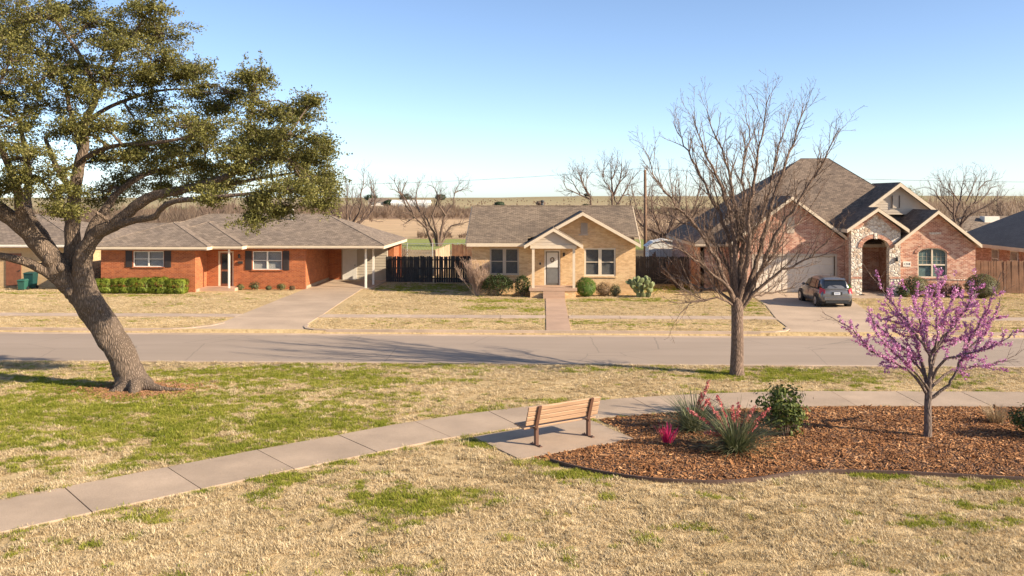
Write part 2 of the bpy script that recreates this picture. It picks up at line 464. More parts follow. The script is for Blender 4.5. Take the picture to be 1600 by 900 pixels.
foliage('leaf_brown', [(0.10, 0.06, 0.03), (0.18, 0.11, 0.055), (0.26, 0.17, 0.09)], 0.2)
foliage('leaf_olive', [(0.06, 0.065, 0.025), (0.11, 0.11, 0.045), (0.19, 0.17, 0.08)], 0.2)
foliage('leaf_mauve', [(0.07, 0.035, 0.035), (0.13, 0.06, 0.06), (0.19, 0.10, 0.09)], 0.2)
foliage('leaf_shrub', [(0.028, 0.042, 0.011), (0.075, 0.10, 0.02), (0.17, 0.185, 0.04)], 0.25)
foliage('leaf_far', [(0.05, 0.055, 0.028), (0.09, 0.085, 0.045), (0.14, 0.12, 0.07)], 0.2)
foliage('leaf_evergreen', [(0.02, 0.035, 0.014), (0.045, 0.065, 0.024)], 0.1)
foliage('leaf_spring', [(0.14, 0.14, 0.05), (0.22, 0.20, 0.08)], 0.3)
foliage('petal_pink', [(0.42, 0.11, 0.31), (0.60, 0.25, 0.47), (0.76, 0.50, 0.65)], 0.3, patch=3)
foliage('petal_red', [(0.42, 0.06, 0.06), (0.58, 0.15, 0.14), (0.62, 0.28, 0.24)], 0.3, patch=3)
foliage('petal_magenta', [(0.50, 0.015, 0.09), (0.68, 0.05, 0.17), (0.72, 0.12, 0.22)], 0.3, patch=3)
foliage('yucca_blade', [(0.05, 0.068, 0.028), (0.125, 0.145, 0.062), (0.32, 0.30, 0.17)], 0.15, patch=4)
foliage('dry_blade', [(0.28, 0.19, 0.10), (0.42, 0.31, 0.18)], 0.2)
foliage('cactus_skin', [(0.10, 0.125, 0.05), (0.165, 0.19, 0.08), (0.32, 0.33, 0.17)], 0.0)
foliage('brush', [(0.15, 0.10, 0.07), (0.25, 0.17, 0.115), (0.36, 0.26, 0.165)], 0.1, patch=0.12)
scatter_mat('straw', [(0.20, 0.14, 0.072), (0.53, 0.405, 0.22), (0.70, 0.555, 0.335), (0.80, 0.67, 0.45)], 0.3, big=0.45)
scatter_mat('green_grass', [(0.10, 0.13, 0.013), (0.23, 0.26, 0.026), (0.38, 0.37, 0.055), (0.60, 0.50, 0.19)], 0.4, big=0.8)
scatter_mat('chips', [(0.03, 0.013, 0.006), (0.13, 0.053, 0.019), (0.29, 0.128, 0.048), (0.43, 0.225, 0.10), (0.68, 0.48, 0.30)], 0.0, big=1.5)
scatter_mat('litter', [(0.20, 0.09, 0.04), (0.34, 0.17, 0.085), (0.44, 0.25, 0.14)], 0.1)

def ground_mat():
    m, nt, b = nodes('ground')
    P = pos(nt)
    sp = N(nt, 'ShaderNodeSeparateXYZ'); nt.links.new(P, sp.inputs[0])
    # lawns: dormant grass over soil
    n1 = noise(nt, P, 0.5, 5, 0.6); n2 = noise(nt, P, 9, 4, 0.7); n3 = noise(nt, P, 30, 2)
    f = mth(nt, 'ADD', mth(nt, 'MULTIPLY', n2.outputs['Fac'], 0.7), mth(nt, 'MULTIPLY', n1.outputs['Fac'], 0.4))
    lawn = ramp(nt, f, [(0.36, (0.17, 0.112, 0.055)), (0.5, (0.44, 0.315, 0.16)), (0.68, (0.58, 0.43, 0.24))]).outputs[0]
    # open country beyond the back fences
    big = noise(nt, P, 0.02, 5, 0.6)
    mid = noise(nt, P, 0.15, 5, 0.65)
    d = mth(nt, 'ADD', sp.outputs[1], mth(nt, 'MULTIPLY', mth(nt, 'SUBTRACT', big.outputs['Fac'], 0.5), 60.0))
    d2 = mth(nt, 'ADD', sp.outputs[1], mth(nt, 'MULTIPLY', mth(nt, 'SUBTRACT', mid.outputs['Fac'], 0.5), 8.0))
    fr = ramp(nt, mth(nt, 'DIVIDE', d, 1000.0), [(0.0, (0.30, 0.22, 0.12)), (0.115, (0.30, 0.215, 0.12)), (0.14, (0.48, 0.335, 0.20)), (0.22, (0.50, 0.345, 0.205)),
        (0.26, (0.20, 0.125, 0.08)), (0.31, (0.24, 0.16, 0.095)), (0.34, (0.36, 0.27, 0.15)), (0.45, (0.22, 0.225, 0.105)), (0.55, (0.36, 0.28, 0.16)), (0.85, (0.31, 0.255, 0.14)), (1.0, (0.29, 0.235, 0.13))])
    field = mix(nt, 0.5, fr.outputs[0], ramp(nt, mid.outputs['Fac'], [(0.3, (0.34, 0.34, 0.33)), (0.7, (0.64, 0.63, 0.60))]).outputs[0], 'OVERLAY')
    g1 = mth(nt, 'MULTIPLY', mth(nt, 'GREATER_THAN', d2, 99.0), mth(nt, 'LESS_THAN', d2, 124.0))
    field = mix(nt, mth(nt, 'MULTIPLY', g1, 0.92), field, mix(nt, mid.outputs['Fac'], (0.19, 0.22, 0.06), (0.29, 0.31, 0.095)))
    s = N(nt, 'ShaderNodeMapRange'); s.inputs[1].default_value = 63; s.inputs[2].default_value = 67; nt.links.new(d2, s.inputs[0])
    col = mix(nt, s.outputs[0], lawn, field)
    nt.links.new(col, b.inputs['Base Color']); b.inputs['Roughness'].default_value = 0.95; b.inputs['Specular IOR Level'].default_value = 0.1
    bump(nt, b, mth(nt, 'ADD', n2.outputs['Fac'], n3.outputs['Fac']), 0.7, 0.05)
    M['ground'] = m
ground_mat()

def street_mat():
    m, nt, b = nodes('asphalt')
    P = pos(nt)
    mp = N(nt, 'ShaderNodeMapping'); mp.inputs['Scale'].default_value = (0.08, 0.9, 1); nt.links.new(P, mp.inputs['Vector'])
    n1 = noise(nt, mp.outputs[0], 1.0, 5, 0.6); n2 = noise(nt, P, 45, 3, 0.7); n3 = noise(nt, P, 0.35, 5)
    f = mth(nt, 'ADD', mth(nt, 'MULTIPLY', n1.outputs['Fac'], 0.5), mth(nt, 'ADD', mth(nt, 'MULTIPLY', n2.outputs['Fac'], 0.25), mth(nt, 'MULTIPLY', n3.outputs['Fac'], 0.25)))
    r = ramp(nt, f, [(0.3, (0.275, 0.215, 0.165)), (0.55, (0.335, 0.262, 0.203)), (0.75, (0.375, 0.295, 0.23))])
    # hairline cracks
    v = N(nt, 'ShaderNodeTexVoronoi'); v.feature = 'DISTANCE_TO_EDGE'; v.inputs['Scale'].default_value = 0.22
    ad = N(nt, 'ShaderNodeMixRGB'); ad.inputs[0].default_value = 0.12; nt.links.new(P, ad.inputs[1]); nt.links.new(noise(nt, P, 1.3, 4).outputs['Color'], ad.inputs[2]); nt.links.new(ad.outputs[0], v.inputs['Vector'])
    ck = mth(nt, 'LESS_THAN', v.outputs['Distance'], 0.0035)
    nt.links.new(mix(nt, mth(nt, 'MULTIPLY', ck, 0.35), r.outputs[0], (0.11, 0.095, 0.08)), b.inputs['Base Color'])
    b.inputs['Roughness'].default_value = 0.9; b.inputs['Specular IOR Level'].default_value = 0.2
    bump(nt, b, n2.outputs['Fac'], 0.35, 0.01)
    M['asphalt'] = m
street_mat()

def car_paint():
    m, nt, b = nodes('car_paint')
    P = pos(nt); n = noise(nt, P, 3, 3)
    nt.links.new(ramp(nt, n.outputs['Fac'], [(0.3, (0.14, 0.132, 0.128)), (0.7, (0.175, 0.165, 0.158))]).outputs[0], b.inputs['Base Color'])
    b.inputs['Metallic'].default_value = 0.55; b.inputs['Roughness'].default_value = 0.32
    b.inputs['Coat Weight'].default_value = 0.7; b.inputs['Coat Roughness'].default_value = 0.06
    M['car_paint'] = m
car_paint()
pm('tyre', (0.014, 0.014, 0.014), 0.85, 0.1)
pm('rim', (0.36, 0.36, 0.36), 0.35, 0.08, metal=0.7)
pm('car_glass', (0.012, 0.014, 0.016), 0.08, 0.0, spec=0.6)
pm('plastic_black', (0.02, 0.02, 0.021), 0.55, 0.05)
pm('tail_red', (0.42, 0.022, 0.03), 0.2, 0.05, spec=0.6)
pm('plate', (0.62, 0.64, 0.66), 0.5, 0.03)
pm('plate_ink', (0.10, 0.13, 0.22), 0.6, 0.03)

# ------------------------------------------------------------------ the setting
def sm(t): t = np.clip(t, 0, 1); return t * t * (3 - 2 * t)

def ground_z(x, y):
    h = 7.2 * sm((y - 420) / 900.0) * (0.15 + 0.85 * sm((x + 330) / 420.0))
    h = h + 2.0 * (fbm(x / 260.0, y / 260.0, 5) - 0.5) * sm((y - 350) / 500.0)
    return h

def build_ground():
    xs = sorted(set([-6000, -3500, -2000, -1200, -800, -560, -400, -300, -220, -160, -120, -90, -70, -50] + list(range(-40, 44, 4)) + [50, 70, 90, 120, 160, 220, 300, 400, 560, 800, 1200, 2000, 3500, 6000]))
    ys = [-300, -100, -30, 0, 6, 12, 18, 24, 28, 31.44, 31.46, 38.94, 38.96, 44, 50, 56, 64, 75, 90, 110, 140, 180, 230, 300, 350, 400, 460, 520, 590, 660, 740, 820, 920, 1020, 1150, 1300, 1500, 1800, 2300, 3000, 4200, 6500, 9000]
    X, Y = np.meshgrid(np.array(xs, float), np.array(ys, float))
    Z = ground_z(X, Y)
    Z[(Y > 31.45) & (Y < 38.95)] = -0.25
    V = np.stack([X, Y, Z], -1).reshape(-1, 3)
    nx, ny = len(xs), len(ys)
    F = [(j * nx + i, j * nx + i + 1, (j + 1) * nx + i + 1, (j + 1) * nx + i) for j in range(ny - 1) for i in range(nx - 1)]
    o = bpy.data.objects.new('ground', mesh_np('ground', V, F, M['ground'])); link(o); tag(o, kind='structure')
build_ground()

mb = MB(); mb.box(-90, 90, 31.47, 38.93, -0.24, -0.14)
tag(mb.build('street', M['asphalt']), kind='structure')

def sweep(mb, pts, w, z0, z1):
    """a bar of rectangular section along a plan polyline"""
    P = [Vector((p[0], p[1])) for p in pts]
    L, Rr = [], []
    for i in range(len(P)):
        t = (P[min(i + 1, len(P) - 1)] - P[max(i - 1, 0)]).normalized(); n = Vector((-t.y, t.x)) * w / 2
        L.append(P[i] + n); Rr.append(P[i] - n)
    for i in range(len(P) - 1):
        a, b, c, d = Rr[i], Rr[i + 1], L[i + 1], L[i]
        mb.hexa([(a.x, a.y, z0), (b.x, b.y, z0), (c.x, c.y, z0), (d.x, d.y, z0), (a.x, a.y, z1), (b.x, b.y, z1), (c.x, c.y, z1), (d.x, d.y, z1)])
    return mb

kerb = MB()
kerb.box(-90, 90, 31.30, 31.455, -0.24, 0.028)
kerb = tag(kerb.build('kerb', M['concrete_kerb']), kind='structure')
def kerb_run(x0, x1, step=3.05):
    x = x0
    while x < x1 - 0.3:
        e = min(x + step, x1)
        MB().box(x + 0.006, e - 0.006, 38.955, 39.12, -0.22, 0.045).build('kerb_stone', M['concrete_kerb'], kerb)
        x = e
def arc(cx, cy, r, a0, a1, n=8): return [(cx + r * math.cos(R(a0 + (a1 - a0) * i / n)), cy + r * math.sin(R(a0 + (a1 - a0) * i / n))) for i in range(n + 1)]
kerb_run(-60, -17.3); kerb_run(-9.55, 9.3); kerb_run(17.0, 60)
for pts in ([(-17.3, 39.04), (-16.4, 39.12), (-15.7, 39.45), (-15.1, 40.1), (-14.85, 41.0)],
            [(-9.55, 39.04), (-10.1, 39.12), (-10.5, 39.4), (-10.72, 39.9), (-10.8, 40.6)],
            [(9.3, 39.04), (9.95, 39.12), (10.45, 39.4), (10.72, 39.85), (10.86, 40.5)],
            [(17.0, 39.04), (16.3, 39.12), (15.85, 39.4), (15.62, 39.9), (15.55, 40.5)]):
    sweep(MB(), pts, 0.17, -0.22, 0.05).build('kerb_stone', M['concrete_kerb'], kerb)
g = MB(); x = -60.0
while x < 60:
    MB().box(x + 0.006, x + 6.09, 38.5, 38.95, -0.2, -0.132).build('gutter_slab', M['concrete_kerb'], kerb); x += 6.1

def strip(rows, mat, name, thick=0.2):
    """a paved sheet from rows (y, x_left, x_right, z)"""
    mb = MB(); n = len(rows)
    for (y, a, b, z) in rows: mb.v += [(a, y, z), (b, y, z), (b, y, z - thick), (a, y, z - thick)]
    for i in range(n - 1):
        o = 4 * i
        mb.f += [(o, o + 1, o + 5, o + 4), (o + 1, o + 2, o + 6, o + 5), (o + 3, o, o + 4, o + 7), (o + 2, o + 3, o + 7, o + 6)]
    mb.f += [(0, 3, 2, 1), (4 * n - 4, 4 * n - 3, 4 * n - 2, 4 * n - 1)]
    return mb.build(name, mat)

def slabs_x(name, xs, y0, y1, z, mat, parent, gap=0.012):
    for a, b in zip(xs[:-1], xs[1:]):
        MB().box(a + gap, b - gap, y0, y1, -0.1, z).build(name, mat, parent)

walk = MB()
for xa, xb in ((-60, -15.05), (-10.92, 0.06), (1.22, 11.1), (16.2, 60)): walk.box(xa, xb, 43.12, 44.18, -0.15, 0.006)
walk = tag(walk.build('sidewalk', M['joint']), kind='structure')
def frange(a, b, n): return [a + (b - a) * i / n for i in range(n + 1)]
slabs_x('slab', frange(-60, -15.0, 16), 43.1, 44.2, 0.032, M['concrete_kerb'], walk)
slabs_x('slab', frange(-10.95, 0.08, 5), 43.1, 44.2, 0.032, M['concrete_kerb'], walk)
slabs_x('slab', frange(1.2, 11.12, 4), 43.1, 44.2, 0.032, M['concrete_kerb'], walk)
slabs_x('slab', frange(16.02, 60, 15), 43.1, 44.2, 0.032, M['concrete_kerb'], walk)

# the red house's drive in three pours, then the carport floor
dr = tag(strip([(38.93, -16.6, -9.7, -0.128), (39.2, -15.9, -10.45, -0.01), (39.6, -15.4, -10.72, 0.02), (40.5, -14.95, -10.85, 0.026), (43.08, -14.98, -10.95, 0.028)], M['concrete_drive'], 'driveway'), kind='structure')
for ya, yb, a0, b0, a1, b1, zz in ((43.1, 44.2, -14.98, -10.95, -15.0, -10.98, 0.03), (44.215, 50.0, -15.0, -10.98, -15.08, -11.28, 0.028), (50.015, 56.6, -15.08, -11.28, -15.14, -11.55, 0.029)):
    o = strip([(ya, a0, b0, zz), (yb, a1, b1, zz)], M['concrete_drive'], 'slab'); o.parent = dr
o = strip([(56.615, -15.14, -11.0, 0.06), (62.4, -15.14, -10.9, 0.06)], M['concrete_drive'], 'slab'); o.parent = dr
# the big house's drive
dr3 = tag(strip([(38.93, 10.0, 16.5, -0.128), (39.2, 10.5, 15.9, -0.01), (39.6, 10.76, 15.66, 0.02), (40.5, 10.9, 15.55, 0.026), (43.08, 11.1, 15.9, 0.028)], M['concrete_drive'], 'driveway'), kind='structure')
for ya, yb, a0, b0, a1, b1, zz in ((43.1, 44.2, 11.1, 15.9, 11.25, 16.1, 0.03), (44.215, 48.4, 11.25, 16.1, 11.9, 16.85, 0.028), (48.415, 52.2, 11.9, 16.85, 12.2, 17.5, 0.029), (52.215, 55.2, 12.2, 17.5, 12.4, 18.2, 0.03)):
    o = strip([(ya, a0, b0, zz), (yb, a1, b1, zz)], M['concrete_drive'], 'slab'); o.parent = dr3
ew = tag(MB().box(17.62, 20.9, 52.3, 53.7, -0.1, 0.04).build('front_walk', M['concrete']), kind='structure')
MB().box(18.95, 20.55, 53.715, 57.4, -0.1, 0.10).build('slab', M['concrete'], ew)
# the small house's walk
fw = tag(MB().box(0.1, 1.18, 39.13, 43.08, -0.1, 0.03).build('front_walk', M['concrete_warm']), kind='structure')
for ya, yb in ((43.1, 44.2), (44.215, 48.0), (48.015, 51.55)):
    MB().box(0.1, 1.18, ya, yb, -0.1, 0.032).build('slab', M['concrete_warm'], fw)

# the curving park path
PATH = [(-14.6, 11.9), (-13.1, 13.2), (-11.75, 14.4), (-10.4, 15.62), (-8.98, 16.95), (-7.48, 18.33), (-5.97, 19.70), (-4.42, 21.04), (-2.80, 22.38), (-1.05, 23.50), (0.85, 24.45), (2.85, 25.20), (4.85, 25.75), (6.75, 26.08), (8.65, 26.24), (10.55, 26.30), (12.45, 26.32), (14.35, 26.33), (16.25, 26.33), (18.2, 26.3), (20.1, 26.2), (22.0, 26.0)]
PW = 0.94
def catmull(P, n):
    out = []
    for i in range(len(P) - 1):
        p0, p1, p2, p3 = [np.array(P[min(max(k, 0), len(P) - 1)], float) for k in (i - 1, i, i + 1, i + 2)]
        for j in range(n):
            t = j / n
            out.append(0.5 * ((2 * p1) + (-p0 + p2) * t + (2 * p0 - 5 * p1 + 4 * p2 - p3) * t * t + (-p0 + 3 * p1 - 3 * p2 + p3) * t ** 3))
    out.append(np.array(P[-1], float))
    return np.array(out)
SP = catmull(PATH, 6)
TG = np.gradient(SP, axis=0); TG /= np.linalg.norm(TG, axis=1)[:, None]
NR = np.stack([-TG[:, 1], TG[:, 0]], 1)
def path_bed():
    mb = MB(); sweep(mb, [tuple(p) for p in SP], 2 * PW - 0.06, -0.12, 0.008); return mb
path = tag(path_bed().build('path', M['joint']), kind='structure')
rng = random.Random(7)
for i in range(len(PATH) - 1):
    idx = list(range(i * 6, i * 6 + 7)); mb = MB(); z = 0.040 + rng.uniform(-0.004, 0.004)
    rows = []
    for q, k in enumerate(idx):
        c = SP[k] + TG[k] * (0.011 if q == 0 else (-0.011 if q == 6 else 0)); n = NR[k]
        rows.append((c - n * PW, c + n * PW))
    for (a, b) in rows: mb.v += [(a[0], a[1], z), (b[0], b[1], z), (b[0], b[1], -0.1), (a[0], a[1], -0.1)]
    for q in range(6):
        o = 4 * q; mb.f += [(o, o + 1, o + 5, o + 4), (o + 1, o + 2, o + 6, o + 5), (o + 3, o, o + 4, o + 7)]
    mb.f += [(0, 3, 2, 1), (24, 25, 26, 27)]
    mb.build('slab', M['concrete'], path)
PAD = [(-0.54, 19.92), (2.16, 21.70), (1.10, 23.70), (-1.72, 21.75)]
mb = MB().prism(PAD, -0.12, 0.030, 'z')
tag(mb.build('bench_pad', M['concrete_pad']), kind='structure')

def in_poly(x, y, poly):
    ins = np.zeros(x.shape, bool); n = len(poly); j = n - 1
    for i in range(n):
        xi, yi = poly[i]; xj, yj = poly[j]
        c = ((yi > y) != (yj > y)) & (x < (xj - xi) * (y - yi) / (yj - yi + 1e-12) + xi)
        ins ^= c; j = i
    return ins
BED = [(-0.30, 20.0), (0.14, 19.78), (0.70, 19.28), (1.21, 18.95), (1.9, 18.62), (2.62, 18.43), (3.52, 18.38), (4.35, 18.60), (5.25, 19.02), (6.09, 19.18), (7.41, 19.15), (8.66, 18.98), (9.88, 18.82), (11.4, 18.72), (13.2, 19.1), (14.8, 20.3), (15.6, 22.2), (15.7, 24.2), (15.4, 25.38), (12.45, 25.38), (10.5, 25.36), (8.7, 25.30), (6.9, 25.14), (5.05, 24.82), (3.15, 24.30), (1.45, 23.62), (2.16, 21.72), (-0.2, 20.14)]
BEDC = np.array(BED)

# ------------------------------------------------------------------ house building blocks
def wall_y(mb, x0, x1, z0, z1, y, th, ops=()):
    """wall facing the street with rectangular openings left out"""
    xs = sorted({x0, x1, *[o[0] for o in ops], *[o[1] for o in ops]})
    for a, b in zip(xs[:-1], xs[1:]):
        zs = [z0]
        for o in sorted(ops, key=lambda o: o[2]):
            if o[0] <= a + 1e-6 and o[1] >= b - 1e-6: zs += [o[2], o[3]]
        zs.append(z1)
        for k in range(0, len(zs), 2):
            if zs[k + 1] - zs[k] > 1e-4: mb.box(a, b, y, y + th, zs[k], zs[k + 1])

def window(parent, x0, x1, z0, z1, y, frame, cols=2, back='blind', fw=0.055, mull=0.09, sill=None, rails=1, pane='glass', name='window'):
    f = MB(); ya, yb = y + 0.035, y + 0.11
    f.box(x0 + 0.002, x0 + fw, ya, yb, z0 + 0.002, z1 - 0.002); f.box(x1 - fw, x1 - 0.002, ya, yb, z0 + 0.002, z1 - 0.002)
    f.box(x0 + fw, x1 - fw, ya, yb, z0 + 0.002, z0 + fw); f.box(x0 + fw, x1 - fw, ya, yb, z1 - fw, z1 - 0.002)
    n = cols; w = (x1 - x0 - 2 * fw - (n - 1) * mull) / n
    for k in range(1, n):
        xm = x0 + fw + k * w + (k - 1) * mull; f.box(xm, xm + mull, ya - 0.004, yb, z0 + fw, z1 - fw)
    o = f.build(name, frame, parent)
    for k in range(n):
        a = x0 + fw + k * (w + mull); b = a + w
        zs = frange(z0 + fw, z1 - fw, rails + 1)
        for q in range(rails + 1):
            MB().box(a, b, yb - 0.035 + 0.012 * (q % 2), yb - 0.028 + 0.012 * (q % 2), zs[q], zs[q + 1]).build('pane', M[pane], o)
            if q: MB().box(a, b, yb - 0.06, yb - 0.005, zs[q] - 0.022, zs[q] + 0.022).build('sash_rail', frame, o)
        if back == 'blind':
            bl = MB(); z = z0 + fw + 0.02
            while z < z1 - fw - 0.02:
                bl.hexa([(a, yb + 0.03, z), (b, yb + 0.03, z), (b, yb + 0.06, z + 0.03), (a, yb + 0.06, z + 0.03), (a, yb + 0.033, z + 0.004), (b, yb + 0.033, z + 0.004), (b, yb + 0.063, z + 0.034), (a, yb + 0.063, z + 0.034)]); z += 0.045
            tag(bl.build('blind', M['blind'], o), kind='stuff')
        elif back:
            MB().box(a, b, yb + 0.02, yb + 0.03, z0 + fw, z1 - fw).build('screen', M[back], o)
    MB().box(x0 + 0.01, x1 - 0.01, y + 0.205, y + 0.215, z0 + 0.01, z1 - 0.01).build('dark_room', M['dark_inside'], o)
    if sill: MB().box(x0 - 0.06, x1 + 0.06, y - 0.06, y + 0.034, z0 - 0.075, z0 - 0.003).build('sill', sill, o)
    return o

def hip(parent, x0, x1, y0, y1, z, slope, mat, trim, ridge=None, name='roof', fh=0.2):
    ym = (y0 + y1) / 2; xm = (x0 + x1) / 2
    if ridge is None:
        if x1 - x0 >= y1 - y0:
            h = (y1 - y0) / 2; ridge = ((x0 + h, ym, z + slope * h), (x1 - h, ym, z + slope * h))
        else:
            h = (x1 - x0) / 2; ridge = ((xm, y0 + h, z + slope * h), (xm, y1 - h, z + slope * h))
    a, b = ridge
    e = 0.045
    lo = [(x0, y0, z), (x1, y0, z), (x1, y1, z), (x0, y1, z)]; hi = [(p[0], p[1], z + e) for p in lo]
    m = MB(); m.v = lo + hi + [(a[0], a[1], a[2] + e), (b[0], b[1], b[2] + e)]
    m.f = [(3, 2, 1, 0), (0, 1, 5, 4), (1, 2, 6, 5), (2, 3, 7, 6), (3, 0, 4, 7)]
    if abs(b[0] - a[0]) >= abs(b[1] - a[1]): m.f += [(4, 5, 9, 8), (5, 6, 9), (6, 7, 8, 9), (7, 4, 8)]
    else: m.f += [(4, 5, 8), (5, 6, 9, 8), (6, 7, 9), (7, 4, 8, 9)]
    r = m.build(name, mat, parent)
    c = MB()
    for p, q in ((hi[0], a), (hi[1], b if abs(b[0] - a[0]) >= abs(b[1] - a[1]) else a), (a, b)):
        q = (q[0], q[1], q[2] + (e if q[2] == a[2] else 0)); p = (p[0], p[1], p[2] + (e if p == a else 0))
        c.tube([p, q], [0.03, 0.03], 5)
    c.build('ridge_cap', mat, r)
    MB().box(x0 + 0.03, x1 - 0.03, y0 + 0.03, y1 - 0.03, z - fh, z - 0.003).build('fascia', trim, r)
    MB().box(x0 + 0.005, x1 - 0.005, y0 - 0.07, y0 + 0.028, z - 0.13, z - 0.008).build('gutter', trim, r)
    return r

def gable_y(parent, xc, half, ze, zr, y0, y1, mat, trim, t=0.07, rake=0.2, name='roof', eave=True, back=False):
    s = (zr - ze) / half
    m = MB()
    m.prism([(xc - half, ze), (xc, zr), (xc, zr + t), (xc - half, ze + t)], y0, y1)
    m.prism([(xc, zr), (xc + half, ze), (xc + half, ze + t), (xc, zr + t)], y0, y1)
    r = m.build(name, mat, parent)
    for yy in [(y0 - 0.045, y0 - 0.003)] + ([(y1 + 0.003, y1 + 0.045)] if back else []):
        for sg in (-1, 1):
            MB().prism([(xc + sg * (half + 0.02), ze - rake + 0.02), (xc, zr - rake + 0.02 + 0.02 * s), (xc, zr + 0.03), (xc + sg * (half + 0.02), ze + 0.03 - 0.02 * s)], *yy).build('rake_board', trim, r)
    for sg in (-1, 1):
        MB().prism([(xc + sg * (half - 0.01), ze - 0.03), (xc + sg * 0.01, zr - 0.03), (xc + sg * 0.01, zr - 0.004), (xc + sg * (half - 0.01), ze - 0.004)], y0 + 0.002, min(y1, y0 + 1.0)).build('soffit', trim, r)
    if eave:
        for sgn in (-1, 1):
            x = xc + sgn * half
            MB().box(min(x, x + sgn * 0.035), max(x, x + sgn * 0.035), y0, y1, ze - rake + 0.03, ze + 0.035).build('fascia', trim, r)
    return r

def tri_wall(mb, xc, half, z0, zr, y, th):
    mb.prism([(xc - half, z0), (xc + half, z0), (xc, zr)], y, y + th)

def siding_gable(xl, xr, xc, z0, zr, y, name, mat, parent, board=0.16):
    """lap boards following the gable"""
    m = MB(); z = z0
    while z < zr - 0.05:
        z2 = min(z + board, zr - 0.01)
        f = lambda zz: (xl + (xc - xl) * (zz - z0) / (zr - z0), xr + (xc - xr) * (zz - z0) / (zr - z0))
        (a, b), (c, d) = f(z), f(z2)
        m.hexa([(a, y - 0.022, z), (b, y - 0.022, z), (b, y + 0.1, z), (a, y + 0.1, z), (c, y - 0.004, z2), (d, y - 0.004, z2), (d, y + 0.1, z2), (c, y + 0.1, z2)])
        z = z2
    return m.build(name, mat, parent)

# ------------------------------------------------------------------ red brick ranch house with carport
h1 = thing('ranch_house', (-19, 60, 0), 'long low red brick ranch house with grey hip roof and open carport', 'house')
w = MB()
wall_y(w, -27.35, -21.45, 0, 2.62, 54.4, 0.22, [(-25.32, -23.42, 1.55, 2.52)])
w.box(-21.67, -21.45, 54.62, 56.3, 0, 2.62)
wall_y(w, -21.67, -15.1, 0, 2.62, 56.3, 0.22, [(-20.72, -19.72, 0.2, 2.42), (-18.5, -16.62, 1.24, 2.42)])
w.box(-15.32, -15.1, 56.52, 62.4, 0, 2.62); w.box(-27.35, -27.13, 54.62, 64.9, 0, 2.62)
w.box(-27.35, -10.4, 64.9, 65.1, 0, 2.62)
w.box(-15.1, -14.2, 62.4, 62.6, 0, 2.62); w.box(-10.95, -10.55, 62.7, 64.9, 0, 2.62)
w.build('wall', M['brick_red'], h1)
MB().box(-15.09, -15.05, 56.35, 62.3, 0.0, 0.22).build('foundation', M['concrete'], h1); MB().box(-21.445, -21.41, 54.45, 56.25, 0, 0.18).build('foundation', M['concrete'], h1)
hip(h1, -27.75, -10.0, 55.8, 65.4, 2.80, 0.385, M['shingle_grey'], M['trim_cream'])
hip(h1, -25.7, -18.65, 54.85, 63.5, 2.805, 0.385, M['shingle_grey'], M['trim_cream'])
hip(h1, -27.8, -20.5, 53.9, 63.0, 2.81, 0.37, M['shingle_grey'], M['trim_cream'])
for (a, b, za, zb, y) in ((-25.32, -23.42, 1.55, 2.52, 54.4), (-18.5, -16.62, 1.24, 2.42, 56.3)):
    window(h1, a, b, za, zb, y, M['trim_white'], 2, 'blind', sill=M['brick_red'])
    for s in (a - 0.47, b + 0.05):
        sh = MB(); sh.box(s, s + 0.42, y - 0.04, y - 0.004, za - 0.02, zb + 0.02); sh = sh.build('shutter', M['shutter_dark'], h1)
        lv = MB(); z = za + 0.05
        while z < zb - 0.06: lv.box(s + 0.05, s + 0.37, y - 0.055, y - 0.042, z, z + 0.035); z += 0.06
        tag(lv.build('louvre', M['shutter_dark'], sh), kind='stuff')
d = MB().box(-20.72, -20.62, 56.34, 56.44, 0.2, 2.42).box(-19.82, -19.72, 56.34, 56.44, 0.2, 2.42).box(-20.62, -19.82, 56.34, 56.44, 2.32, 2.42).build('door_frame', M['trim_cream'], h1)
d = MB().box(-20.6, -19.84, 56.42, 56.46, 0.22, 2.31).build('door', M['door_brown'], h1)
MB().box(-20.52, -19.92, 56.395, 56.405, 1.25, 2.22).build('pane', M['glass_dark'], d); MB().box(-20.52, -19.92, 56.395, 56.405, 0.35, 1.12).build('pane', M['glass_dark'], d)
MB().box(-19.94, -19.89, 56.34, 56.4, 1.12, 1.2).build('handle', M['metal_dark'], d)
MB().box(-21.44, -19.2, 55.0, 56.29, 0, 0.19).build('porch_step', M['concrete_warm'], h1)
MB().box(-19.62, -19.52, 55.0, 55.1, 0.19, 2.6).build('porch_post', M['trim_white'], h1)
MB().box(-19.42, -19.12, 56.2, 56.295, 1.62, 1.78).build('mailbox', M['metal_dark'], h1)
l = MB().box(-19.40, -19.28, 56.16, 56.295, 1.98, 2.02).tube([(-19.34, 56.2, 1.99), (-19.34, 56.2, 2.05), (-19.34, 56.2, 2.2), (-19.34, 56.2, 2.26)], [0.05, 0.075, 0.065, 0.01], 8).build('porch_lamp', M['metal_dark'], h1)
for (x, y) in ((-11.35, 56.75), (-11.3, 59.0)): MB().box(x - 0.06, x + 0.06, y - 0.06, y + 0.06, 0, 2.6).build('carport_post', M['trim_white'], h1)
sd_ = MB(); z = 0.06
while z < 2.58: sd_.hexa([(-14.19, 62.37, z), (-10.96, 62.37, z), (-10.96, 62.6, z), (-14.19, 62.6, z), (-14.19, 62.395, min(z + 0.19, 2.6)), (-10.96, 62.395, min(z + 0.19, 2.6)), (-10.96, 62.6, min(z + 0.19, 2.6)), (-14.19, 62.6, min(z + 0.19, 2.6))]); z += 0.19
sd_.build('siding', M['siding_beige'], h1)
d = MB().box(-14.1, -13.1, 62.31, 62.36, 0.07, 2.2).build('door', M['door_white'], h1); MB().box(-13.25, -13.2, 62.26, 62.31, 1.05, 1.12).build('handle', M['metal_dark'], d)
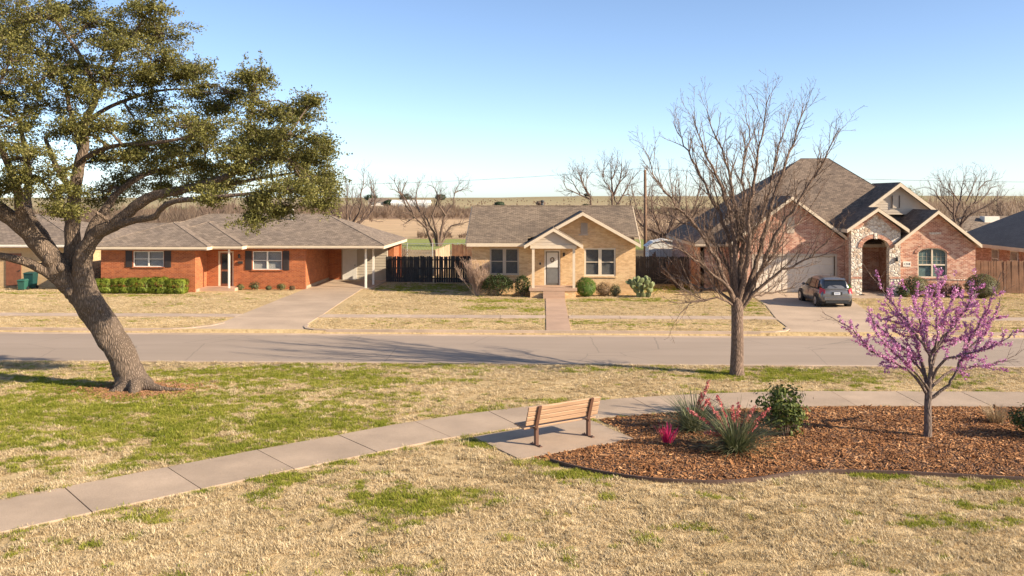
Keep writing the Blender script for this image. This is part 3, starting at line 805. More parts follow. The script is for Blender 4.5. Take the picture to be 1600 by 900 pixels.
v = MB().tube([(-16.9, 59.6, 4.2), (-16.9, 59.6, 4.95)], [0.06, 0.06], 8).build('vent_pipe', M['metal_white'], h1, True)
MB().tube([(-16.9, 59.6, 4.95), (-16.9, 59.6, 5.06)], [0.11, 0.09], 8).build('vent_cap', M['metal_white'], v, True)

# ------------------------------------------------------------------ small tan brick cottage
h2 = thing('brick_cottage', (0.6, 58, 0), 'small tan brick cottage with centre door and little gabled porch', 'house')
w = MB()
wall_y(w, -4.36, 5.48, 0, 3.0, 53.9, 0.22, [(-3.27, -1.50, 1.16, 2.80), (0.02, 0.98, 0.55, 2.68), (2.42, 4.30, 1.10, 2.80)])
w.box(-4.36, -4.14, 54.12, 62.2, 0, 3.0); w.box(5.26, 5.48, 54.12, 62.2, 0, 3.0); w.box(-4.14, 5.26, 61.98, 62.2, 0, 3.0)
for x in (-4.36, 5.26): w.prism([(53.9, 3.0), (62.2, 3.0), (58.05, 4.9)], x, x + 0.22, 'x')
w.prism([(-0.95, 3.001), (5.47, 3.001), (2.3, 4.83)], 53.905, 54.1)
w.build('wall', M['brick_tan'], h2)
s2 = 0.457
m = MB()
for (ya, za, yb, zb, xa, xb) in ((53.38, 3.07, 58.05, 5.20, -4.66, -0.98), (54.15, 3.421, 58.05, 5.20, -0.98, 5.70), (62.72, 3.07, 58.05, 5.20, -4.66, 5.70)):
    m.prism([(ya, za), (yb, zb), (yb, zb + 0.07), (ya, za + 0.07)], xa, xb, 'x')
rf = m.build('roof', M['shingle_tan'], h2)
f = MB().box(-4.62, -1.1, 53.34, 53.38, 2.9, 3.10); f.box(-4.62, -1.1, 53.38, 53.9, 2.93, 2.96); f.build('fascia', M['trim_cream'], rf)
for x in (-4.70, 5.705):
    for yq in (53.38, 62.72): MB().prism([(yq, 2.95), (58.05, 5.08), (58.05, 5.24), (yq, 3.10)], x, x + 0.04, 'x').build('rake_board', M['trim_cream'], rf)
MB().tube([(-4.66, 58.05, 5.27), (5.7, 58.05, 5.27)], [0.06, 0.06], 6).build('ridge_cap', M['shingle_tan'], rf)
gable_y(h2, 2.3, 3.42, 3.02, 4.93, 53.3, 57.9, M['shingle_tan'], M['trim_cream'], rake=0.2, eave=False)
window(h2, -3.27, -1.50, 1.16, 2.80, 53.9, M['trim_taupe'], 2, 'screen', mull=0.2, fw=0.1, sill=M['brick_tan'])
window(h2, 2.42, 4.30, 1.10, 2.80, 53.9, M['trim_cream'], 2, 'screen', mull=0.2, fw=0.1, sill=M['brick_tan'])
vt = MB().box(2.08, 2.66, 53.84, 53.9, 3.55, 3.62).box(2.2, 2.62, 53.86, 53.9, 3.62, 4.3).build('gable_vent', M['trim_taupe'], h2)
lv = MB(); z = 3.66
while z < 4.26: lv.hexa([(2.24, 53.83, z), (2.58, 53.83, z), (2.58, 53.86, z + 0.03), (2.24, 53.86, z + 0.03), (2.24, 53.835, z + 0.012), (2.58, 53.835, z + 0.012), (2.58, 53.865, z + 0.042), (2.24, 53.865, z + 0.042)]); z += 0.06
tag(lv.build('louvre', M['trim_taupe'], vt), kind='stuff')
# porch
MB().box(-0.86, 1.92, 52.02, 53.89, 0.40, 0.56).build('porch_floor', M['concrete_warm'], h2)
MB().box(-0.80, 1.86, 52.08, 53.88, 0.0, 0.399).build('porch_base', M['brick_tan'], h2)
st = MB().box(-0.05, 1.2, 51.78, 52.015, 0, 0.38).build('step', M['concrete_warm'], h2)
MB().box(-0.05, 1.2, 51.5, 51.775, 0, 0.20).build('step', M['concrete_warm'], h2)
for x in (-0.70, 1.66): MB().box(x, x + 0.15, 52.12, 52.27, 0.56, 2.86).build('porch_column', M['trim_cream'], h2)
MB().box(-0.80, 1.90, 52.08, 52.30, 2.86, 3.06).box(-0.8, -0.62, 52.3, 53.88, 2.86, 3.06).box(1.72, 1.9, 52.3, 53.88, 2.86, 3.06).build('porch_beam', M['trim_cream'], h2)
siding_gable(-0.92, 2.02, 0.55, 3.07, 3.93, 52.14, 'gable_siding', M['siding_tan'], h2)
gable_y(h2, 0.55, 1.68, 3.03, 4.02, 51.95, 55.3, M['shingle_tan'], M['trim_cream'], rake=0.19, t=0.06)
MB().box(-0.62, 1.72, 52.31, 53.87, 2.97, 3.0).build('porch_ceiling', M['trim_cream'], h2)
MB().box(0.03, 0.10, 53.93, 54.03, 0.56, 2.67).box(0.90, 0.97, 53.93, 54.03, 0.56, 2.67).box(0.10, 0.90, 53.93, 54.03, 2.59, 2.67).build('door_frame', M['trim_white'], h2)
d = MB().box(0.11, 0.89, 53.97, 54.01, 0.58, 2.58).build('door', M['door_grey'], h2)
MB().box(0.17, 0.83, 53.945, 53.965, 1.62, 2.52).build('pane', M['door_white'], d)
MB().box(0.17, 0.83, 53.95, 53.965, 0.68, 1.52).build('lower_panel', M['screen'], d)
MB().box(0.13, 0.17, 53.90, 53.965, 1.54, 1.6).build('handle', M['metal_dark'], d)
wr = thing('door_wreath', (0.5, 53.93, 2.1), 'small golden wreath hung on the white pane of the cottage door', 'wreath')
MB().tube([(0.5 + 0.10 * math.cos(a), 53.92, 2.08 + 0.13 * math.sin(a)) for a in [i * math.pi / 5 for i in range(11)]], [0.03] * 11, 5).build('ring', M['twig_tan'], wr)
leaves('leaf', [(0.5 + 0.11 * math.cos(a * 0.37) + 0.012 * math.sin(a * 7.1), 53.905, 2.08 + 0.14 * math.sin(a * 0.37)) for a in range(60)], 0.06, M['leaf_olive'], wr, 3)
MB().box(1.13, 1.25, 53.80, 53.89, 2.3, 2.52).build('porch_lamp', M['metal_dark'], h2)
MB().box(-0.28, -0.18, 53.85, 53.89, 1.78, 1.92).build('doorbell_box', M['metal_dark'], h2)
v = MB().tube([(-0.1, 58.3, 5.0), (-0.1, 58.3, 5.52)], [0.08, 0.08], 8).build('vent_pipe', M['pipe_dark'], h2, True)
MB().tube([(-0.1, 58.3, 5.52), (-0.1, 58.3, 5.62), (-0.1, 58.3, 5.66)], [0.12, 0.12, 0.03], 8).build('vent_cap', M['pipe_dark'], v, True)

# ------------------------------------------------------------------ large newer brick house
h3 = thing('gabled_brick_house', (18, 62, 0), 'large mixed red brick house with steep brown roof, stone entry arch and garage', 'house')
w = MB()
w.box(9.8, 10.02, 56.4, 68.8, 0, 2.85); w.box(10.02, 26.0, 68.6, 68.8, 0, 2.85); w.box(25.5, 25.72, 54.62, 68.6, 0, 2.85)
w.box(9.8, 11.8, 56.4, 56.62, 0, 2.85)
wall_y(w, 11.7, 18.3, 0, 2.95, 55.3, 0.22, [(12.85, 17.72, 0.0, 2.25)])
w.box(11.7, 11.92, 55.52, 56.4, 0, 2.95); w.box(18.08, 18.3, 55.52, 57.2, 0, 2.95)
tri_wall(w, 15.05, 3.62, 2.951, 5.72, 55.3, 0.22)
w.build('wall', M['brick_mix'], h3)
hip(h3, 9.35, 26.2, 55.95, 69.2, 2.95, 0.8, M['shingle_brown'], M['trim_taupe'], ridge=((17.7, 62.5, 8.46), (19.6, 62.5, 8.46)))
gable_y(h3, 15.05, 3.78, 3.02, 5.86, 54.85, 59.6, M['shingle_brown'], M['trim_cream'], rake=0.21)
gf = MB().box(12.72, 12.85, 55.26, 55.5, 0, 2.38).box(17.72, 17.85, 55.26, 55.5, 0, 2.38).box(12.85, 17.72, 55.26, 55.5, 2.25, 2.38).build('garage_frame', M['trim_taupe'], h3)
gd = MB().box(12.86, 17.71, 55.42, 55.47, 0.04, 2.24).build('garage_door', M['garage_beige'], h3)
for r_ in range(4):
    for c_ in range(6):
        xa = 12.92 + c_ * 0.80; za = 0.08 + r_ * 0.545
        MB().hexa([(xa, 55.418, za), (xa + 0.75, 55.418, za), (xa + 0.75, 55.418, za + 0.50), (xa, 55.418, za + 0.50), (xa + 0.05, 55.400, za + 0.05), (xa + 0.70, 55.400, za + 0.05), (xa + 0.70, 55.400, za + 0.45), (xa + 0.05, 55.400, za + 0.45)]).build('panel', M['garage_beige'], gd)
sn = MB().box(14.82, 15.28, 55.27, 55.299, 3.65, 4.6).build('gable_vent', M['trim_taupe'], h3)
# stone entry tower with arch
def arch_z(x, xa, xb, zs, za):
    t = (x - (xa + xb) / 2) / ((xb - xa) / 2); return zs + (za - zs) * math.sqrt(max(0, 1 - t * t))
def arch_fill(mb, xa, xb, zs, za, ztop, y0, y1, n=14):
    for i in range(n):
        x0, x1 = xa + (xb - xa) * i / n, xa + (xb - xa) * (i + 1) / n
        a, b = arch_z(x0, xa, xb, zs, za), arch_z(x1, xa, xb, zs, za)
        mb.hexa([(x0, y0, a), (x1, y0, b), (x1, y1, b), (x0, y1, a), (x0, y0, ztop), (x1, y0, ztop), (x1, y1, ztop), (x0, y1, ztop)])
def arch_ring(mb, xa, xb, zs, za, w_, y0, y1, n=14):
    xm = (xa + xb) / 2; rx = (xb - xa) / 2
    for i in range(n):
        t0, t1 = math.pi * i / n, math.pi * (i + 1) / n
        q = []
        for t, k in ((t0, 0), (t1, 0), (t1, 1), (t0, 1)):
            q.append((xm - (rx + k * w_) * math.cos(t), zs + (za - zs + k * w_) * math.sin(t)))
        mb.prism(q, y0, y1)
w = MB()
w.box(18.32, 18.96, 54.15, 54.6, 0, 3.95); w.box(20.56, 21.22, 54.15, 54.6, 0, 3.95)
arch_fill(w, 18.96, 20.56, 2.85, 3.40, 3.95, 54.15, 54.6)
tri_wall(w, 19.77, 1.45, 3.951, 4.98, 54.15, 0.4)
w.build('entry_wall', M['stone'], h3)
w = MB(); w.box(18.32, 18.55, 54.61, 57.3, 0, 3.95); w.box(20.99, 21.22, 54.61, 57.3, 0, 3.95); w.box(18.55, 20.99, 57.0, 57.3, 0, 3.95)
w.build('entry_side', M['brick_mix'], h3)
t_ = MB(); arch_ring(t_, 18.96, 20.56, 2.85, 3.40, 0.24, 54.10, 54.145)
t_.build('arch_trim', M['brick_mix'], h3)
t_ = MB(); t_.box(19.66, 19.86, 54.07, 54.10, 3.36, 3.72); t_.build('keystone', M['stone'], h3)
for xa, xb in ((18.30, 18.94), (20.58, 21.24)): MB().box(xa, xb, 54.12, 54.148, 0.98, 1.10).build('brick_band', M['brick_mix'], h3)
gable_y(h3, 19.77, 1.80, 3.92, 5.18, 53.8, 58.9, M['shingle_brown'], M['trim_cream'], rake=0.21)
br = MB(); br.prism([(18.33, 3.95), (18.75, 3.95), (19.77, 4.82), (19.77, 5.02)], 54.12, 54.146); br.prism([(21.2, 3.95), (20.79, 3.95), (19.77, 4.82), (19.77, 5.02)], 54.12, 54.146); br.build('gable_brick', M['brick_mix'], h3)
d = MB().box(18.62, 19.68, 56.92, 56.98, 0.12, 2.35).build('door', M['door_dark'], h3)
MB().box(18.56, 18.62, 56.88, 56.99, 0.1, 3.0).box(19.68, 19.76, 56.88, 56.99, 0.1, 3.0).box(18.62, 19.68, 56.88, 56.99, 2.35, 2.52).build('door_frame', M['trim_cream'], d)
MB().box(18.62, 19.68, 56.93, 56.96, 2.52, 3.0).build('transom_pane', M['glass_dark'], d)
MB().box(19.52, 19.58, 56.86, 56.92, 1.1, 1.3).build('handle', M['metal_grey'], d)
lp = MB().tube([(20.98, 54.07, 2.02), (20.98, 54.07, 2.08), (20.98, 54.07, 2.25), (20.98, 54.07, 2.32)], [0.05, 0.08, 0.07, 0.02], 8).box(20.96, 21.0, 54.07, 54.15, 2.1, 2.16).build('entry_lamp', M['metal_dark'], h3)
# right wing with arched window
w = MB()
wall_y(w, 21.23, 25.72, 0, 2.95, 54.4, 0.22, [(22.33, 24.06, 1.03, 2.86)])
arch_fill(w, 22.33, 24.06, 2.50, 2.82, 2.90, 54.4, 54.62)
w.box(21.23, 21.45, 54.62, 57, 0, 2.95)
tri_wall(w, 23.35, 2.36, 2.951, 4.98, 54.4, 0.22)
w.build('wall', M['brick_mix'], h3)
gable_y(h3, 23.35, 2.52, 3.02, 5.03, 53.95, 58.6, M['shingle_brown'], M['trim_cream'], rake=0.21)
t_ = MB(); arch_ring(t_, 22.33, 24.06, 2.50, 2.82, 0.20, 54.36, 54.396); t_.build('arch_trim', M['brick_mix'], h3)
wd = MB(); fw_ = 0.07
wd.box(22.332, 22.40, 54.45, 54.52, 1.032, 2.50); wd.box(23.99, 24.058, 54.45, 54.52, 1.032, 2.50); wd.box(22.40, 23.99, 54.45, 54.52, 1.032, 1.10)
wd.box(23.15, 23.24, 54.445, 54.52, 1.10, 2.80); wd.box(22.40, 23.99, 54.446, 54.52, 1.76, 1.84); arch_ring(wd, 22.40, 23.99, 2.50, 2.745, 0.07, 54.45, 54.52)
wd = wd.build('arched_window', M['trim_cream'], h3)
for (a, b) in ((22.40, 23.15), (23.24, 23.99)):
    MB().box(a, b, 54.49, 54.50, 1.10, 1.76).build('pane', M['glass'], wd)
    p = MB(); arch = [(a + (b - a) * i / 6, min(arch_z(a + (b - a) * i / 6, 22.40, 23.99, 2.50, 2.745), 9)) for i in range(7)]
    p.prism([(a, 1.84), (b, 1.84)] + arch[::-1], 54.49, 54.50); p.build('pane', M['glass'], wd)
    gr = MB()
    for k in (1, 2): gr.box(a + (b - a) * k / 3 - 0.01, a + (b - a) * k / 3 + 0.01, 54.51, 54.516, 1.84, 2.52)
    for z in (2.06, 2.28): gr.box(a, b, 54.518, 54.524, z - 0.01, z + 0.01)
    gr.build('grille', M['trim_cream'], wd)
    MB().box(a, b, 54.56, 54.57, 1.10, 2.82).build('curtain', M['curtain_teal'], wd)
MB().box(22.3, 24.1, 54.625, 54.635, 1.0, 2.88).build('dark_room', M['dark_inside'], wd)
MB().box(22.25, 24.14, 54.34, 54.449, 0.95, 1.028).build('sill', M['brick_mix'], wd)
MB().box(21.25, 25.7, 54.375, 54.396, 0.90, 0.945).build('brick_band', M['stone'], h3)
MB().box(23.0, 23.7, 54.37, 54.397, 3.62, 3.74).build('name_stone', M['stone'], h3)
pl = MB().box(21.46, 21.90, 54.36, 54.396, 1.70, 1.99).build('number_plaque', M['trim_white'], h3)
fc = bpy.data.curves.new('house_number', 'FONT'); fc.body = '1218'; fc.size = 0.20; fc.extrude = 0.002; fc.align_x = 'CENTER'; fc.align_y = 'CENTER'
fc.materials.append(M['metal_dark'])
tmp = bpy.data.objects.new('tmp', fc); C.objects.link(tmp); dg_ = bpy.context.evaluated_depsgraph_get(); dg_.update()
nm_ = bpy.data.meshes.new_from_object(tmp.evaluated_get(dg_)); bpy.data.objects.remove(tmp)
fo = bpy.data.objects.new('house_number', nm_); link(fo, pl, (21.68 - 18, 54.354 - 62, 1.845)); fo.rotation_euler = (R(90), 0, 0)
# siding gable above the entry
siding_gable(20.0, 24.75, 22.4, 4.75, 6.62, 57.6, 'gable_siding', M['siding_tan'], h3)
gable_y(h3, 22.4, 4.3, 3.45, 6.72, 57.2, 62.0, M['shingle_brown'], M['trim_cream'], rake=0.24, eave=False)
gv = MB().box(22.02, 22.06, 57.53, 57.58, 5.15, 5.95).box(22.44, 22.48, 57.53, 57.58, 5.15, 5.95).box(22.06, 22.44, 57.545, 57.58, 5.15, 5.95).build('gable_vent', M['siding_tan'], h3)
MB().box(22.01, 22.05, 57.50, 57.53, 5.15, 5.95).box(22.45, 22.49, 57.50, 57.53, 5.15, 5.95).build('vent_trim', M['shutter_dark'], gv)

# ------------------------------------------------------------------ neighbours on either side
h5 = thing('dark_roofed_house', (35, 60, 0), 'brick house with dark grey roof behind the brown fence', 'house')
w = MB(); w.box(29.7, 29.9, 55.6, 66, 0, 2.55); w.box(29.9, 42, 55.6, 55.8, 0, 2.55); w.box(29.9, 42, 65.8, 66, 0, 2.55); w.build('wall', M['brick_mix'], h5)
m = MB(); m.prism([(29.2, 2.66), (36.0, 5.28), (36.0, 5.36), (29.2, 2.74)], 55.2, 66.3); m.prism([(36.0, 5.28), (42.8, 2.66), (42.8, 2.74), (36.0, 5.36)], 55.2, 66.3)
rf = m.build('roof', M['shingle_dark'], h5)
MB().box(29.14, 29.196, 55.2, 66.3, 2.50, 2.72).box(29.2, 29.7, 55.2, 66.3, 2.52, 2.55).build('fascia', M['trim_cream'], rf)
MB().tube([(32.9, 58.6, 3.9), (32.9, 58.6, 4.45)], [0.06, 0.06], 8).build('vent_pipe', M['metal_grey'], rf, True)
for y in (59.6, 57.2):
    wn_ = MB().box(29.64, 29.695, y, y + 0.9, 1.2, 2.45).build('window', M['trim_white'], h5)
    MB().box(29.62, 29.635, y + 0.07, y + 0.83, 1.85, 2.38).build('pane', M['glass_dark'], wn_); MB().box(29.62, 29.635, y + 0.07, y + 0.83, 1.27, 1.80).build('pane', M['glass_dark'], wn_)
h4 = thing('pale_brick_house', (-38, 60, 0), 'pale yellow brick house with grey roof behind the leaning oak', 'house')
w = MB(); w.box(-50, -30.2, 57.0, 57.2, 0, 2.6); w.box(-30.4, -30.2, 57.2, 63, 0, 2.6); w.box(-30.2, -24.5, 66.0, 66.2, 0, 2.6); w.box(-50, -24.5, 70, 70.2, 0, 2.6); w.build('wall', M['brick_pale'], h4)
hip(h4, -50.5, -29.6, 56.4, 69.5, 2.80, 0.27, M['shingle_grey'], M['trim_white'])
hip(h4, -36, -23.9, 65.4, 72, 2.79, 0.30, M['shingle_grey'], M['trim_white'])
dd = MB().box(-34.9, -33.9, 56.93, 56.99, 0.1, 2.2).build('door', M['door_brown'], h4); MB().box(-34.02, -33.96, 56.88, 56.93, 1.05, 1.12).build('handle', M['metal_dark'], dd)
h6 = thing('grey_roofed_house', (43, 88, 0), 'low house with pale grey roof half hidden beyond the dark roof', 'house')
MB().box(38.2, 49, 86, 92, 0, 2.6).build('wall', M['siding_beige'], h6)
hip(h6, 37.6, 49.5, 85.5, 92.5, 2.7, 0.36, M['shingle_grey'], M['trim_white'])
MB().box(42.2, 43.6, 87.4, 88.4, 3.2, 4.0).build('chimney', M['trim_white'], h6)

# ------------------------------------------------------------------ fences, shed, power line
PK = []
for k in range(4):
    q = MB(); wk = 0.066 + 0.003 * k; hk = 1.0
    q.prism([(-wk, 0), (wk, 0), (wk, hk - 0.025), (wk - 0.025, hk), (-wk + 0.025, hk), (-wk, hk - 0.025)], -0.01, 0.01)
    PK.append(q)
def fence(name, a, b, h, mat, label, seed, step=0.148, z0=0.03, rails_front=False):
    rg = random.Random(seed)
    a, b = Vector((*a, 0)), Vector((*b, 0)); L = (b - a).length; u = (b - a) / L; ang = math.atan2(u.y, u.x); nrm = Vector((-u.y, u.x, 0))
    t = thing(name, tuple(a), label, 'fence')
    me = [p.mesh('picket', mat) for p in PK]
    n = int(L / step)
    for i in range(n):
        p = a + u * (step * (i + 0.5))
        inst(me[rg.randrange(4)], 'picket', t, (p.x, p.y, z0 + rg.uniform(-0.01, 0.01)), (rg.uniform(-0.012, 0.012), rg.uniform(-0.012, 0.012), ang), (1, 1, h * rg.uniform(0.975, 1.015)))
    for zz in (0.3, h * 0.55, h - 0.22):
        c = a + u * L / 2 + nrm * 0.035 * (-1 if rails_front else 1) + Vector((0, 0, zz)); MB().obb(c, u * L / 2, nrm * 0.02, (0, 0, 0.045)).build('rail', mat, t)
    k = 0.1
    while k < L:
        c = a + u * k + nrm * 0.10 * (-1 if rails_front else 1) + Vector((0, 0, h / 2)); MB().obb(c, u * 0.045, nrm * 0.045, (0, 0, h / 2 - 0.02)).build('post', mat, t); k += 2.4
    return t
fence('picket_fence', (-10.85, 61.2), (-7.55, 61.0), 1.78, M['fence_grey'], 'dark weathered privacy fence beside the carport', 1)
fence('picket_fence', (-7.5, 60.95), (-4.45, 60.8), 1.80, M['fence_grey'], 'dark slatted gate side fence against the left of the tan cottage', 2, step=0.162, rails_front=True)
fence('picket_fence', (5.55, 60.6), (9.7, 60.3), 1.85, M['fence_grey'], 'dark grey board fence between the cottage and the garage house', 3)
fence('picket_fence', (25.8, 55.5), (29.65, 55.25), 1.98, M['fence_brown'], 'brown stained board fence at the right end of the street', 4)
fence('picket_fence', (-30.2, 61.0), (-27.45, 61.0), 1.85, M['fence_brown'], 'short dark brown fence left of the red brick house', 5)
fence('picket_fence', (-8.0, 66.0), (-7.75, 73.6), 1.95, M['fence_new'], 'new pale board fence running back beyond the dark fence', 6)
fence('picket_fence', (-7.6, 73.8), (-3.0, 73.6), 1.95, M['fence_brown'], 'back yard board fence behind the cottage left corner', 7)
fence('picket_fence', (7.3, 61.2), (8.6, 69.2), 1.7, M['fence_brown'], 'reddish side fence leading back to the white shed', 8)
cl = thing('chain_link_fence', (-14, 88, 0), 'grey chain link fence along the back of the yard by the green field', 'fence')
for x in frange(-26, -6, 8): MB().tube([(x, 88, 0), (x, 88, 1.35)], [0.035, 0.035], 6).build('post', M['metal_grey'], cl)
MB().tube([(-26, 88, 1.27), (-6, 88, 1.27)], [0.025, 0.025], 5).build('top_rail', M['metal_grey'], cl)
wv = MB()
for i in range(-260, -60, 3):
    x = i * 0.1; wv.tube([(x, 88, 0.05), (x + 0.6, 88, 1.25)], [0.004, 0.004], 3, False); wv.tube([(x + 0.6, 87.99, 0.05), (x, 87.99, 1.25)], [0.004, 0.004], 3, False)
tag(wv.build('wire_mesh', M['metal_grey'], cl), kind='stuff')
sh = thing('metal_shed', (9.4, 71, 0), 'small white metal garden shed behind the dark fence', 'shed')
MB().box(8.15, 10.6, 70.02, 72.4, 0, 1.98).prism([(8.15, 1.98), (10.6, 1.98), (10.2, 2.28), (9.4, 2.44), (8.55, 2.28)], 70.02, 72.4).build('wall', M['metal_white'], sh)
m = MB()
for (a, b) in (((8.0, 1.93), (8.5, 2.32)), ((8.5, 2.32), (9.4, 2.50)), ((9.4, 2.50), (10.25, 2.32)), ((10.25, 2.32), (10.75, 1.93))):
    m.prism([a, b, (b[0], b[1] + 0.05), (a[0], a[1] + 0.05)], 69.9, 72.5)
m.build('roof', M['metal_white'], sh)
for xa in (8.5, 9.42):
    d = MB().box(xa, xa + 0.88, 69.97, 70.0, 0.05, 1.85).build('door', M['metal_white'], sh)
    rr = MB()
    for k in range(4): rr.box(xa + 0.1 + k * 0.22, xa + 0.13 + k * 0.22, 69.955, 69.968, 0.1, 1.8)
    rr.build('rib', M['metal_grey'], d)
pole = thing('utility_pole', (8.55, 76, 0), 'brown wooden utility pole rising behind the cottage and the shed', 'pole')
MB().tube([(8.55, 76, 0), (8.55, 76, 4), (8.53, 76, 8.15)], [0.16, 0.14, 0.11], 10).build('shaft', M['pole_wood'], pole, True)
MB().tube([(8.53, 76, 8.15), (8.53, 76, 8.35)], [0.05, 0.035], 6).build('insulator', M['metal_grey'], pole)
wire = MB()
for (xa, xb, za, zb, sag) in ((-62, 8.53, 9.0, 8.3, 1.75), (8.53, 82, 8.3, 8.6, 1.35)):
    pts = []
    for i in range(25):
        t = i / 24; pts.append((xa + (xb - xa) * t, 76 + 0.0 * t, za + (zb - za) * t - sag * 4 * t * (1 - t)))
    wire.tube(pts, [0.011] * 25, 4)
tag(wire.build('power_line', M['pipe_dark']), 'thin dark power line strung across the sky behind the houses', 'cable')

# ------------------------------------------------------------------ trees
def sides(r): return 12 if r > 0.2 else 8 if r > 0.08 else 5 if r > 0.025 else 4 if r > 0.012 else 3

def rnd_dir(rg):
    v = Vector((rg.gauss(0, 1), rg.gauss(0, 1), rg.gauss(0, 1))); return v.normalized()

def shoot(rg, p, d, L, n, wob, up):
    """a wandering polyline"""
    pts = [Vector(p)]; d = Vector(d).normalized(); st = L / n
    for i in range(n):
        d = (d + rnd_dir(rg) * wob + Vector((0, 0, up))).normalized(); pts.append(pts[-1] + d * st)
    return pts

def ramify(mb, rg, pts, rads, level, cfg, tips):
    """side shoots along a limb, again on each of them"""
    c = cfg[level]
    seg = [(pts[i + 1] - pts[i]).length for i in range(len(pts) - 1)]; L = sum(seg)
    n = max(1, int(L * c['per_m'] + rg.random()))
    for k in range(n):
        t = c['t0'] + (1 - c['t0']) * (k + rg.random()) / n
        s = t * L; i = 0
        while i < len(seg) - 1 and s > seg[i]: s -= seg[i]; i += 1
        f = min(1, s / (seg[i] + 1e-6)); p = pts[i].lerp(pts[i + 1], f); r = rads[i] * (1 - f) + rads[i + 1] * f
        tan = (pts[i + 1] - pts[i]).normalized()
        pr = rnd_dir(rg); pr = (pr - tan * pr.dot(tan)).normalized()
        a = R(rg.uniform(*c['ang'])); d = tan * math.cos(a) + pr * math.sin(a) + Vector((0, 0, c['up']))
        ln = c['len'] * rg.uniform(0.45, 1.25) * (1.15 - 0.6 * t)
        r0 = min(r * 0.62, c['r']); r1 = max(c.get('rt', 0.003), r0 * 0.35)
        q = shoot(rg, p, d, ln, c['n'], c['wob'], c.get('curl', 0.08))
        rr = [r0 + (r1 - r0) * j / c['n'] for j in range(c['n'] + 1)]
        mb.tube(q, rr, sides(r0), False)
        tips.append((level, q))
        if level + 1 < len(cfg): ramify(mb, rg, q, rr, level + 1, cfg, tips)

def smooth_limb(l, n=3):
    P = catmull([p[:3] for p in l], n); Rr = []
    for i in range(len(l) - 1):
        for j in range(n): Rr.append(l[i][3] + (l[i + 1][3] - l[i][3]) * j / n)
    Rr.append(l[-1][3])
    return [Vector(p) for p in P], Rr

def auto_limbs(rg, base, h, spread, n, r, fork=0.25, lean=(0, 0), multi=False):
    """trunk and rising limbs of a bare tree"""
    b = Vector(base); top = b + Vector((lean[0] * h, lean[1] * h, h * fork))
    limbs = []
    if not multi: limbs.append(([b - Vector((0, 0, 0.1)), b.lerp(top, 0.5) + Vector((rg.uniform(-.1, .1), 0, 0)), top], [r * 1.2, r, r * 0.9]))
    for k in range(n):
        a = 2 * math.pi * (k + rg.uniform(-.3, .3)) / n; sp = spread * rg.uniform(0.45, 1.0)
        end = b + Vector((lean[0] * h + sp * math.cos(a), lean[1] * h + sp * math.sin(a) * 0.8, h * rg.uniform(0.72, 1.0)))
        s = (b + Vector((rg.uniform(-.25, .25), rg.uniform(-.25, .25), 0))) if multi else top.lerp(b, rg.uniform(0, 0.25))
        P = []
        for j in range(7):
            t = j / 6; q = s.lerp(end, t); bow = math.sin(t * math.pi) * 0.14 * h
            q = q + Vector((math.cos(a) * bow * 0.8, math.sin(a) * bow * 0.6, -bow * 0.35)) + rnd_dir(rg) * 0.018 * h * (0 < j)
            P.append(q)
        r0 = r * rg.uniform(0.38, 0.52); limbs.append((P, [r0 * (1 - t / 6) ** 0.9 + 0.014 for t in range(7)]))
    return limbs

FAR = [dict(per_m=2.2, t0=0.2, ang=(22, 60), up=0.16, len=1.7, r=0.030, n=5, wob=0.16, rt=0.010, curl=0.06),
       dict(per_m=3.6, t0=0.12, ang=(22, 60), up=0.12, len=0.85, r=0.015, n=3, wob=0.2, rt=0.008),
       dict(per_m=3.8, t0=0.2, ang=(25, 60), up=0.1, len=0.45, r=0.010, n=2, wob=0.25, rt=0.007)]

def bare_tree(name, base, h, spread, n, r, label, seed, mat='bark_far', cfg=FAR, group=None, **kw):
    rg = random.Random(seed)
    t = thing(name, base, label, 'tree', group)
    limbs = auto_limbs(rg, base, h, spread, n, r, **kw)
    tr = MB(); cr = MB()
    for P, rr in limbs: tr.tube(P, rr, sides(rr[0]), False)
    for P, rr in limbs[(0 if kw.get('multi') else 1):]: ramify(cr, rg, P, rr, 0, cfg, [])
    tr.build('trunk', M[mat], t, True); cr.build('crown', M[mat], t, True)
    return t

